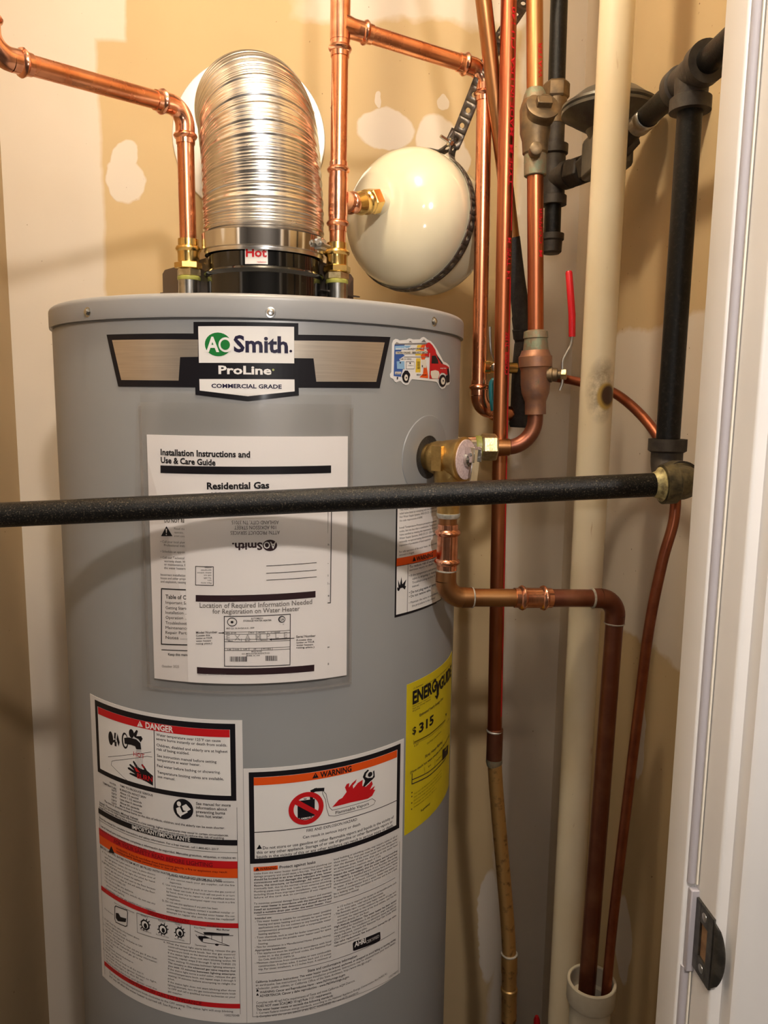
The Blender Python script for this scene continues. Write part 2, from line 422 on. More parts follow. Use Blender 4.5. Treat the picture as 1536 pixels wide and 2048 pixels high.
LABELS['van_sticker'] = (0.2705, [
('P', 'white', 0, [(0.1778, 1.4695), (0.1809, 1.4692), (0.1837, 1.4681), (0.1954, 1.4696), (0.1992, 1.4713), (0.2031, 1.4711), (0.2055, 1.4705), (0.2188, 1.4716), (0.2222, 1.4739), (0.2258, 1.4748), (0.2295, 1.4739), (0.2334, 1.4723), (0.2413, 1.4708), (0.2478, 1.4675), (0.2546, 1.4631), (0.2619, 1.4576), (0.2739, 1.449), (0.2841, 1.4476), (0.293, 1.4452), (0.2963, 1.4412), (0.2963, 1.4316), (0.2986, 1.4249), (0.2947, 1.4217), (0.2843, 1.4203), (0.28, 1.4169), (0.2717, 1.4154), (0.2651, 1.4174), (0.26, 1.4217), (0.2564, 1.4238), (0.2391, 1.4246), (0.2051, 1.4255), (0.2023, 1.4229), (0.1989, 1.4194), (0.1947, 1.4185), (0.1905, 1.42), (0.1868, 1.423), (0.1832, 1.4226), (0.1801, 1.4213), (0.1772, 1.4222), (0.1751, 1.4249), (0.1707, 1.4266), (0.1703, 1.4301), (0.1723, 1.4327), (0.1727, 1.4639), (0.1744, 1.4678)]),
('P', 'blue', 1, [(0.1758, 1.4631), (0.1925, 1.4646), (0.1854, 1.4555), (0.1921, 1.4518), (0.1834, 1.4473), (0.1879, 1.4414), (0.1895, 1.4359), (0.1867, 1.4291), (0.1867, 1.4276), (0.1753, 1.4282)]),
('P', 'sky', 2, [(0.1765, 1.4616), (0.2025, 1.4636), (0.1956, 1.4586), (0.1762, 1.4571)]),
('P', 'sky', 2, [(0.1793, 1.4446), (0.1914, 1.4456), (0.1921, 1.4365), (0.1801, 1.4365)]),
('P', 'yellow', 1, [(0.2139, 1.4648), (0.2225, 1.4656), (0.2174, 1.4598), (0.2255, 1.4577), (0.2202, 1.4532), (0.21, 1.4527), (0.2107, 1.4584)]),
('P', 'yellow', 1, [(0.2118, 1.4497), (0.2203, 1.4501), (0.2204, 1.4339), (0.211, 1.4335)]),
('P', 'orange', 1, [(0.2225, 1.4656), (0.2298, 1.4669), (0.2263, 1.4604), (0.2321, 1.4539), (0.2285, 1.4495), (0.2326, 1.4412), (0.2359, 1.4307), (0.236, 1.4275), (0.2184, 1.428), (0.2254, 1.4325), (0.2268, 1.4431), (0.2222, 1.4481), (0.2202, 1.4532), (0.2255, 1.4577), (0.2174, 1.4598)]),
('P', 'grey', 2, [(0.1761, 1.4641), (0.2335, 1.4687), (0.2336, 1.4668), (0.1761, 1.4629)]),
('P', 'grey', 2, [(0.1981, 1.4669), (0.2004, 1.4689), (0.2044, 1.4671)]),
('P', 'grey', 2, [(0.2202, 1.4687), (0.2259, 1.4721), (0.2302, 1.4691)]),
('P', 'grey', 2, [(0.1771, 1.4646), (0.1788, 1.466), (0.1831, 1.4649)]),
('P', 'red', 2, [(0.2337, 1.469), (0.2374, 1.4692), (0.2436, 1.4667), (0.2513, 1.4613), (0.2537, 1.4572), (0.2622, 1.4512), (0.2714, 1.4459), (0.2827, 1.4448), (0.2915, 1.4429), (0.2912, 1.4348), (0.2835, 1.4331), (0.2761, 1.4351), (0.268, 1.4353), (0.2632, 1.4327), (0.2615, 1.4277), (0.2375, 1.427), (0.238, 1.4521), (0.2275, 1.4536), (0.2319, 1.4596), (0.2289, 1.4658)]),
('P', 'black', 3, [(0.2425, 1.4541), (0.2516, 1.4549), (0.2575, 1.4498), (0.2589, 1.4456), (0.2424, 1.4451)]),
('P', 'dark', 3, [(0.2538, 1.4558), (0.2597, 1.4532), (0.272, 1.4462), (0.2668, 1.4462), (0.2562, 1.453)]),
('P', 'black', 3, [(0.2845, 1.4407), (0.2908, 1.4415), (0.2939, 1.4327), (0.295, 1.4248), (0.2841, 1.4234), (0.2805, 1.4322), (0.2866, 1.433)]),
('P', 'cream', 3, [(0.2412, 1.4362), (0.2512, 1.4377), (0.2593, 1.4369), (0.2624, 1.4338), (0.2586, 1.4276), (0.2441, 1.4277), (0.2408, 1.4325)]),
('P', 'black', 3, [(0.1888, 1.4312), (0.1924, 1.4349), (0.197, 1.4351), (0.2009, 1.4316), (0.2017, 1.428), (0.201, 1.4296), (0.1981, 1.4217), (0.1943, 1.4211), (0.1905, 1.4231), (0.1874, 1.4281)]),
('C', 'black', 3, [0.1941, 1.427, 0.0057, 0.0057]),
('C', 'cream', 4, [0.1943, 1.427, 0.003, 0.0036]),
('C', 'dark', 5, [0.1945, 1.4269, 0.0011, 0.0011]),
('C', 'black', 3, [0.2718, 1.4256, 0.0108, 0.0075]),
('C', 'cream', 4, [0.2723, 1.4254, 0.0061, 0.0044]),
('C', 'dark', 5, [0.2725, 1.4256, 0.0019, 0.0012]),
('P', 'grey', 1, [(0.1941, 1.4453), (0.2086, 1.4459), (0.2088, 1.4371), (0.1943, 1.4365)]),
('P', 'white', 2, [(0.1948, 1.4445), (0.2078, 1.4451), (0.208, 1.4376), (0.195, 1.4371)]),
('C', 'navy', 3, [0.1847, 1.4434, 0.0011, 0.0009]),
('C', 'navy', 3, [0.2008, 1.4436, 0.0012, 0.0009]),
('P', 'navy', 3, [(0.2224, 1.4423), (0.224, 1.4424), (0.2241, 1.44), (0.2224, 1.44)]),
('P', 'cream', 2, [(0.2217, 1.4486), (0.2313, 1.4491), (0.2317, 1.4396), (0.222, 1.4392)]),
('P', 'cream', 2, [(0.177, 1.4331), (0.1866, 1.4334), (0.1867, 1.4306), (0.1771, 1.4303)]),
('T', 'white', 3, 'waterheaterexpress.com', [0.1773, 1.4574, 0.2362, 1.4615, 0.0028], 1),
('T', 'navy', 4, 'express.com', [0.1966, 1.4585, 0.2362, 1.4616, 0.0026], 0),
('P', 'cream', 3, [(0.1773, 1.4554), (0.2334, 1.4595), (0.2335, 1.4563), (0.1774, 1.4526)]),
('T', 'black', 4, 'ORDER ONLINE!', [0.178, 1.4532, 0.2007, 1.4545, 0.002], 1),
('T', 'black', 4, '888-HOT BATH', [0.2039, 1.4546, 0.233, 1.4564, 0.0022], 1),
('L', 'grey', 3, [(0.1906, 1.4501), (0.2361, 1.4525)], 0.0006),
('L', 'white', 4, [(0.2374, 1.4563), (0.237, 1.4275)], 0.0012),
('T', 'black', 3, 'SAME DAY SERVICE', [0.1849, 1.4469, 0.2029, 1.4478, 0.0013], 1),
('T', 'black', 3, 'ORDER ONLINE', [0.2124, 1.4302, 0.232, 1.4306, 0.0014], 1),
('T', 'navy', 3, 'RENTAL', [0.1778, 1.4306, 0.1866, 1.4309, 0.0015], 1),
('T', 'black', 3, 'COMMERCIAL', [0.1969, 1.4402, 0.2067, 1.4406, 0.001], 0),
('T', 'white', 3, 'express', [0.264, 1.4398, 0.2815, 1.4406, 0.0017], 1),
('L', 'dark', 3, [(0.2136, 1.4456), (0.2183, 1.4458)], 0.0004),
('L', 'dark', 3, [(0.2136, 1.4444), (0.2183, 1.4446)], 0.0004),
('L', 'dark', 3, [(0.2136, 1.4431), (0.2184, 1.4433)], 0.0004),
('L', 'dark', 3, [(0.2137, 1.4419), (0.2184, 1.4421)], 0.0004),
('L', 'dark', 3, [(0.2137, 1.4406), (0.2184, 1.4408)], 0.0004),
('L', 'dark', 3, [(0.2138, 1.4394), (0.2185, 1.4396)], 0.0004),
('L', 'dark', 3, [(0.2138, 1.4381), (0.2185, 1.4383)], 0.0004),
('P', 'dark', 3, [(0.1796, 1.4274), (0.182, 1.4274), (0.1814, 1.4246), (0.1796, 1.4243)]),
])
LABELS['manual'] = (0.2738, [
('T', 'black', 2, 'Installation Instructions and', [-0.0893, 1.3402, 0.0084, 1.3394, 0.0063], 2),
('T', 'black', 2, 'Use & Care Guide', [-0.0894, 1.3319, -0.0281, 1.3305, 0.0061], 2),
('P', 'black', 1, [(-0.0901, 1.329), (0.0956, 1.3301), (0.0956, 1.3219), (-0.0903, 1.3209)]),
('T', 'black', 2, 'Residential Gas', [-0.0379, 1.3051, 0.0281, 1.3065, 0.0068], 2),
('T', 'black', 2, 'Water Heaters', [-0.0333, 1.2952, 0.0232, 1.2966, 0.0064], 1),
('T', 'black', 2, 'DO NOT RETURN', [-0.0872, 1.2674, -0.0511, 1.2685, 0.0039], 1),
('P', 'black', 1, [(-0.085, 1.2634), (-0.0781, 1.2527), (-0.092, 1.2519)]),
('P', 'white', 2, [(-0.086, 1.2604), (-0.0842, 1.2605), (-0.0848, 1.2557), (-0.0855, 1.2556)]),
('C', 'white', 2, [-0.0853, 1.254, 0.0007, 0.0006]),
('T', 'grey', 2, 'Read this manual', [-0.0758, 1.2601, -0.0513, 1.2599, 0.0023], 0),
('T', 'grey', 2, 'operate, or service', [-0.0759, 1.2561, -0.0514, 1.256, 0.0023], 0),
('T', 'grey', 2, 'arent sure how', [-0.076, 1.2522, -0.0578, 1.2521, 0.0023], 0),
('T', 'dark', 2, '• Call your local plumber', [-0.0925, 1.2448, -0.0584, 1.2454, 0.0025], 0),
('T', 'dark', 2, 'Professional installer', [-0.0884, 1.2411, -0.0585, 1.2416, 0.0025], 0),
('T', 'dark', 2, '• Schedule an appointment', [-0.0929, 1.234, -0.0553, 1.2347, 0.0025], 0),
('T', 'dark', 2, '• Call our Technical Assist', [-0.093, 1.2273, -0.0554, 1.2281, 0.0025], 0),
('T', 'dark', 2, 'warranty sheet. Warrant', [-0.0888, 1.2236, -0.0555, 1.2242, 0.0024], 0),
('T', 'dark', 2, 'or maintenance. Before', [-0.0889, 1.2198, -0.0556, 1.2204, 0.0025], 0),
('T', 'dark', 2, 'the water heaters serial', [-0.0891, 1.2159, -0.0557, 1.2166, 0.0025], 0),
('T', 'dark', 2, 'Incorrect installation, al', [-0.0937, 1.208, -0.0593, 1.209, 0.0025], 0),
('T', 'dark', 2, 'house and other property', [-0.0938, 1.2042, -0.0594, 1.2052, 0.0025], 0),
('T', 'dark', 2, 'and explosion, causing pe', [-0.0939, 1.2003, -0.0595, 1.2013, 0.0026], 0),
('L', 'black', 2, [(-0.0605, 1.1942), (-0.0932, 1.1934), (-0.0953, 1.1302), (-0.0621, 1.132)], 0.0012),
('T', 'black', 2, 'Table of Contents', [-0.0884, 1.1827, -0.0464, 1.1839, 0.0044], 1),
('T', 'dark', 2, 'Important Safety', [-0.0886, 1.1768, -0.055, 1.1781, 0.0032], 0),
('T', 'dark', 2, 'Getting Started', [-0.0888, 1.1708, -0.0603, 1.1719, 0.0032], 0),
('T', 'dark', 2, 'Installation ..........', [-0.089, 1.1654, -0.0552, 1.1668, 0.0033], 0),
('T', 'dark', 2, 'Operation ..........', [-0.0891, 1.1597, -0.0554, 1.1612, 0.0033], 0),
('T', 'dark', 2, 'Troubleshooting', [-0.0893, 1.1537, -0.059, 1.1551, 0.0032], 0),
('T', 'dark', 2, 'Maintenance ......', [-0.0895, 1.1481, -0.0539, 1.1498, 0.0033], 0),
('T', 'dark', 2, 'Repair Parts ......', [-0.0897, 1.1426, -0.054, 1.1444, 0.0032], 0),
('T', 'dark', 2, 'Notes .............', [-0.0898, 1.1369, -0.0542, 1.1387, 0.0033], 0),
('L', 'dark', 2, [(-0.095, 1.1237), (-0.0615, 1.1255)], 0.0008),
('T', 'black', 2, 'Keep this manual', [-0.0873, 1.1179, -0.0607, 1.1194, 0.0029], 1),
('T', 'grey', 2, 'October 2025', [-0.0957, 1.1033, -0.0744, 1.1049, 0.0028], 0),
('L', 'black', 2, [(0.0962, 1.2922), (0.0952, 1.1766), (0.0865, 1.1767)], 0.0009),
('L', 'black', 2, [(0.0922, 1.2924), (0.0916, 1.2559), (0.0878, 1.2557)], 0.0009),
('T', 'black', 2, 'd', [0.0885, 1.2717, 0.09, 1.2716, 0.0028], 0),
('T', 'black', 2, 'er', [0.0881, 1.2499, 0.0913, 1.2497, 0.0028], 0),
('T', 'black', 2, 'e', [0.0881, 1.2457, 0.0897, 1.2456, 0.0029], 0),
('T', 'black', 2, 'ice.', [0.0882, 1.242, 0.0944, 1.2416, 0.0029], 0),
('T', 'black', 2, 's;', [0.0882, 1.2248, 0.0913, 1.2246, 0.0029], 0),
('T', 'black', 2, 'ld-', [0.0882, 1.2208, 0.0929, 1.2204, 0.0029], 0),
('T', 'black', 2, 'r', [0.0882, 1.2113, 0.0897, 1.2112, 0.0029], 0),
('T', 'black', 2, 'the', [0.088, 1.2072, 0.0927, 1.2069, 0.0028], 0),
('T', 'black', 2, 'all-', [0.0878, 1.1977, 0.0941, 1.1972, 0.0029], 0),
('T', 'black', 2, 'e-', [0.0877, 1.1882, 0.0908, 1.1879, 0.0029], 0),
('T', 'black', 2, 'vice', [0.0875, 1.1843, 0.0938, 1.1837, 0.0029], 0),
('T', 'grey', 2, 'i0658', [0.0858, 1.1051, 0.0936, 1.1044, 0.0026], 0),
('L', 'black', 2, [(0.0864, 1.1259), (0.0939, 1.1254)], 0.0006),
])
LABELS['registration_card'] = (0.275, [
('T', 'dark', 2, 'ATTN: PRODUCT SERVICES', [0.0389, 1.2606, -0.0133, 1.2604, -0.0039], 0),
('T', 'dark', 2, '106 ADKISSON STREET', [0.035, 1.2661, -0.0092, 1.2663, -0.0039], 0),
('T', 'dark', 2, 'ASHLAND CITY, TN 37015', [0.0379, 1.2716, -0.0118, 1.2718, -0.0039], 0),
('C', 'plum', 1, [0.0283, 1.2447, 0.0077, 0.0062]),
('T', 'white', 2, 'AO', [0.0348, 1.2484, 0.0217, 1.2486, -0.0072], 1),
('T', 'plum', 2, 'Smith.', [0.0204, 1.2478, -0.0119, 1.2474, -0.0075], 2),
('L', 'dark', 2, [(0.0245, 1.2222), (0.0788, 1.2237)], 0.0006),
('L', 'dark', 2, [(0.0244, 1.2141), (0.0788, 1.2154)], 0.0006),
('L', 'dark', 2, [(0.0244, 1.2065), (0.0788, 1.2077)], 0.0006),
('L', 'dark', 2, [(-0.052, 1.221), (-0.0324, 1.2211), (-0.0328, 1.2006), (-0.0525, 1.2004), (-0.052, 1.221)], 0.0007),
('T', 'dark', 2, 'Place stamp', [-0.0349, 1.2039, -0.0465, 1.2035, -0.0017], 0),
('T', 'dark', 2, 'here', [-0.0348, 1.2067, -0.039, 1.2066, -0.0016], 0),
('T', 'dark', 2, 'The USPS', [-0.0348, 1.2095, -0.0432, 1.2093, -0.0017], 0),
('T', 'dark', 2, 'will not', [-0.0347, 1.2123, -0.0431, 1.2121, -0.0016], 0),
('T', 'dark', 2, 'deliver without', [-0.0347, 1.2151, -0.0505, 1.2146, -0.0016], 0),
('T', 'dark', 2, 'appropriate', [-0.0346, 1.218, -0.0462, 1.2176, -0.0017], 0),
('T', 'dark', 2, 'postage', [-0.0346, 1.2208, -0.0419, 1.2206, -0.0017], 0),
('P', 'plum', 1, [(-0.0527, 1.1891), (0.0779, 1.1917), (0.0779, 1.1845), (-0.0529, 1.1819)]),
('T', 'grey', 2, 'Location of Required Information Needed', [-0.0485, 1.1754, 0.074, 1.1775, 0.0053], 1),
('T', 'grey', 2, 'for Registration on Water Heater', [-0.0343, 1.1692, 0.0602, 1.1708, 0.0051], 1),
('L', 'dark', 2, [(-0.0216, 1.1663), (0.0497, 1.1674), (0.0491, 1.1096), (-0.0223, 1.11), (-0.0216, 1.1663)], 0.0008),
('C', 'dark', 1, [-0.0132, 1.16, 0.0054, 0.0049]),
('C', 'white', 2, [-0.0132, 1.16, 0.0046, 0.004]),
('C', 'dark', 3, [-0.0132, 1.16, 0.0016, 0.0015]),
('C', 'dark', 1, [0.0404, 1.162, 0.0039, 0.0038]),
('C', 'white', 2, [0.0408, 1.1619, 0.0028, 0.0027]),
('T', 'dark', 3, 'SA', [0.0387, 1.1607, 0.0431, 1.1605, 0.0028], 1),
('T', 'dark', 2, 'c      us', [0.0382, 1.1561, 0.0428, 1.1559, 0.0014], 0),
('T', 'dark', 2, 'AUTOMATIC', [0.0072, 1.1631, 0.0204, 1.1632, 0.0017], 1),
('T', 'dark', 2, 'STORAGE WATER HEATER', [-0.0011, 1.1605, 0.0293, 1.1606, 0.0018], 1),
('T', 'dark', 2, 'ANSI Z21.10.1A-CSA 4.1A - 2009', [-0.0198, 1.152, 0.0106, 1.1526, 0.0017], 1),
('L', 'dark', 2, [(-0.0213, 1.1489), (0.049, 1.1491)], 0.0004),
('L', 'dark', 2, [(-0.0214, 1.1464), (0.049, 1.1465)], 0.0004),
('L', 'dark', 2, [(-0.0215, 1.1405), (0.0489, 1.1405)], 0.0004),
('L', 'dark', 2, [(-0.0215, 1.1378), (0.0489, 1.1378)], 0.0004),
('L', 'dark', 2, [(-0.0216, 1.1303), (0.0489, 1.1303)], 0.0004),
('L', 'dark', 2, [(-0.0217, 1.1279), (0.0489, 1.1279)], 0.0004),
('L', 'dark', 2, [(0.0049, 1.1495), (0.0048, 1.147)], 0.0004),
('L', 'dark', 2, [(0.013, 1.1494), (0.013, 1.1468)], 0.0004),
('L', 'dark', 2, [(0.0251, 1.149), (0.0251, 1.1465)], 0.0004),
('L', 'dark', 2, [(-0.0034, 1.1411), (-0.0034, 1.1386)], 0.0004),
('L', 'dark', 2, [(0.0129, 1.1409), (0.0129, 1.1383)], 0.0004),
('L', 'dark', 2, [(-0.0125, 1.1307), (-0.0125, 1.1282)], 0.0004),
('L', 'dark', 2, [(-0.004, 1.1308), (-0.004, 1.1282)], 0.0004),
('L', 'dark', 2, [(0.0047, 1.1307), (0.0046, 1.1281)], 0.0004),
('L', 'dark', 2, [(0.0184, 1.1304), (0.0184, 1.1278)], 0.0004),
('L', 'dark', 2, [(0.0298, 1.1299), (0.0298, 1.1274)], 0.0004),
('T', 'dark', 2, 'GPVL 40 100', [-0.0204, 1.1468, -0.0089, 1.1472, 0.0013], 1),
('T', 'dark', 2, '40.0', [0.006, 1.1473, 0.0102, 1.1472, 0.0013], 1),
('T', 'dark', 2, 'NATURAL', [0.0151, 1.1475, 0.0227, 1.1474, 0.0014], 1),
('T', 'dark', 2, 'N1110000000', [0.0284, 1.1472, 0.0386, 1.1471, 0.0013], 1),
('T', 'lgrey', 1, 'E  X  A  M  P  L  E', [-0.0197, 1.1391, 0.0463, 1.141, 0.0061], 1),
('T', 'dark', 2, '40000', [-0.018, 1.138, -0.0123, 1.1382, 0.0012], 1),
('T', 'dark', 2, '40.40', [0.0003, 1.1384, 0.0056, 1.1385, 0.0012], 1),
('T', 'dark', 2, '1110M000001', [0.0137, 1.1387, 0.025, 1.1387, 0.0012], 1),
('T', 'dark', 2, '5.00', [-0.0191, 1.1283, -0.0149, 1.1283, 0.0014], 1),
('T', 'dark', 2, '14.00', [-0.0108, 1.1285, -0.006, 1.1285, 0.0014], 1),
('T', 'dark', 2, '5.00', [-0.0014, 1.1287, 0.0025, 1.1287, 0.0013], 1),
('T', 'dark', 2, '150', [0.0095, 1.1287, 0.0122, 1.1287, 0.0014], 1),
('T', 'dark', 2, '09/11/2012', [0.0197, 1.1288, 0.0285, 1.1286, 0.0014], 1),
('T', 'dark', 2, 'MADE IN USA', [0.0073, 1.1259, 0.0187, 1.1259, 0.0014], 1),
('T', 'dark', 2, 'A.O. SMITH WATER PRODUCTS CO.', [-0.0033, 1.1233, 0.0273, 1.1236, 0.0016], 1),
('T', 'dark', 2, 'MCBEE, SC, USA', [0.0017, 1.1212, 0.0164, 1.1214, 0.0014], 1),
('P', 'dark', 1, [(-0.0162, 1.121), (-0.0159, 1.121), (-0.016, 1.1152), (-0.0163, 1.1152)]),
('P', 'dark', 1, [(-0.0154, 1.121), (-0.0151, 1.121), (-0.0152, 1.1152), (-0.0155, 1.1152)]),
('P', 'dark', 1, [(-0.0147, 1.121), (-0.0139, 1.121), (-0.014, 1.1152), (-0.0148, 1.1152)]),
('P', 'dark', 1, [(-0.0134, 1.121), (-0.0131, 1.121), (-0.0132, 1.1152), (-0.0135, 1.1152)]),
('P', 'dark', 1, [(-0.0126, 1.121), (-0.0123, 1.121), (-0.0124, 1.1152), (-0.0127, 1.1152)]),
('P', 'dark', 1, [(-0.012, 1.121), (-0.0115, 1.121), (-0.0116, 1.1152), (-0.012, 1.1152)]),
('P', 'dark', 1, [(-0.011, 1.121), (-0.0107, 1.121), (-0.0108, 1.1152), (-0.011, 1.1152)]),
('P', 'dark', 1, [(-0.0103, 1.121), (-0.0095, 1.121), (-0.0096, 1.1152), (-0.0104, 1.1152)]),
('P', 'dark', 1, [(-0.009, 1.121), (-0.0082, 1.121), (-0.0083, 1.1152), (-0.0091, 1.1152)]),
('P', 'dark', 1, [(-0.0079, 1.121), (-0.0075, 1.121), (-0.0076, 1.1152), (-0.008, 1.1152)]),
('P', 'dark', 1, [(-0.0072, 1.121), (-0.0069, 1.121), (-0.007, 1.1152), (-0.0073, 1.1152)]),
('P', 'dark', 1, [(-0.0064, 1.121), (-0.0056, 1.121), (-0.0057, 1.1152), (-0.0065, 1.1152)]),
('P', 'dark', 1, [(-0.0051, 1.121), (-0.0048, 1.121), (-0.0048, 1.1152), (-0.0052, 1.1152)]),
('P', 'dark', 1, [(-0.0043, 1.121), (-0.0039, 1.121), (-0.004, 1.1152), (-0.0044, 1.1152)]),
('P', 'dark', 1, [(-0.0036, 1.121), (-0.0033, 1.121), (-0.0034, 1.1152), (-0.0037, 1.1152)]),
('P', 'dark', 1, [(-0.003, 1.121), (-0.0026, 1.121), (-0.0027, 1.1152), (-0.0031, 1.1152)]),
('P', 'dark', 1, [(-0.0023, 1.121), (-0.0015, 1.121), (-0.0016, 1.1152), (-0.0024, 1.1152)]),
('P', 'dark', 1, [(-0.001, 1.121), (-0.0002, 1.121), (-0.0003, 1.1152), (-0.0011, 1.1152)]),
('P', 'dark', 1, [(0.0003, 1.121), (0.0011, 1.121), (0.001, 1.1152), (0.0002, 1.1152)]),
('P', 'dark', 1, [(0.0014, 1.121), (0.0023, 1.121), (0.0022, 1.1152), (0.0013, 1.1152)]),
('P', 'dark', 1, [(0.0224, 1.1214), (0.0229, 1.1213), (0.0228, 1.1155), (0.0224, 1.1155)]),
('P', 'dark', 1, [(0.0232, 1.1213), (0.0236, 1.1213), (0.0235, 1.1155), (0.0232, 1.1155)]),
('P', 'dark', 1, [(0.0239, 1.1213), (0.0247, 1.1213), (0.0246, 1.1154), (0.0238, 1.1155)]),
('P', 'dark', 1, [(0.025, 1.1213), (0.0255, 1.1212), (0.0254, 1.1154), (0.025, 1.1154)]),
('P', 'dark', 1, [(0.026, 1.1212), (0.0268, 1.1212), (0.0268, 1.1154), (0.026, 1.1154)]),
('P', 'dark', 1, [(0.0273, 1.1212), (0.0278, 1.1211), (0.0277, 1.1153), (0.0273, 1.1153)]),
('P', 'dark', 1, [(0.0281, 1.1211), (0.0289, 1.1211), (0.0289, 1.1153), (0.0281, 1.1153)]),
('P', 'dark', 1, [(0.0294, 1.1211), (0.0299, 1.121), (0.0299, 1.1152), (0.0294, 1.1152)]),
('P', 'dark', 1, [(0.0304, 1.121), (0.0312, 1.121), (0.0311, 1.1152), (0.0303, 1.1152)]),
('P', 'dark', 1, [(0.0317, 1.121), (0.032, 1.1209), (0.032, 1.1151), (0.0317, 1.1151)]),
('P', 'dark', 1, [(0.0323, 1.1209), (0.0327, 1.1209), (0.0326, 1.1151), (0.0323, 1.1151)]),
('P', 'dark', 1, [(0.033, 1.1209), (0.0334, 1.1209), (0.0333, 1.115), (0.033, 1.1151)]),
('P', 'dark', 1, [(0.0338, 1.1209), (0.0343, 1.1208), (0.0343, 1.115), (0.0338, 1.115)]),
('P', 'dark', 1, [(0.0348, 1.1208), (0.0351, 1.1208), (0.0351, 1.115), (0.0348, 1.115)]),
('T', 'dark', 2, 'Model Number', [-0.0533, 1.1458, -0.0294, 1.1474, 0.0025], 1),
('L', 'dark', 2, [(-0.0277, 1.1475), (-0.0228, 1.1477)], 0.0008),
('P', 'dark', 1, [(-0.0236, 1.1489), (-0.0214, 1.1478), (-0.0237, 1.1465)]),
('T', 'dark', 2, '(Locate this', [-0.0534, 1.1427, -0.0378, 1.1439, 0.0019], 1),
('T', 'dark', 2, 'number on YOUR', [-0.0534, 1.1397, -0.0353, 1.141, 0.0018], 1),
('T', 'dark', 2, 'water heaters', [-0.0535, 1.1366, -0.0367, 1.1378, 0.0018], 1),
('T', 'dark', 2, 'rating plate.)', [-0.0536, 1.1335, -0.0355, 1.1349, 0.0018], 1),
('T', 'dark', 2, 'Serial Number', [0.0562, 1.1401, 0.0779, 1.1395, 0.0026], 1),
('L', 'dark', 2, [(0.0537, 1.1399), (0.0283, 1.1396)], 0.0008),
('P', 'dark', 1, [(0.0293, 1.1409), (0.0266, 1.1395), (0.0292, 1.1383)]),
('T', 'dark', 2, '(Locate this', [0.0562, 1.1366, 0.0735, 1.1359, 0.0019], 1),
('T', 'dark', 2, 'number on YOUR', [0.0562, 1.1337, 0.0765, 1.1329, 0.0019], 1),
('T', 'dark', 2, 'water heaters', [0.0562, 1.1308, 0.075, 1.13, 0.0019], 1),
('T', 'dark', 2, 'rating plate.)', [0.0562, 1.1279, 0.0765, 1.127, 0.0019], 1),
('P', 'plum', 1, [(-0.0533, 1.1077), (0.0765, 1.1072), (0.0763, 1.0998), (-0.0533, 1.1003)]),
('T', 'grey', 2, '100270000  1000000-000  REV. A', [-0.0523, 1.0987, -0.0212, 1.1002, 0.0014], 0),
])
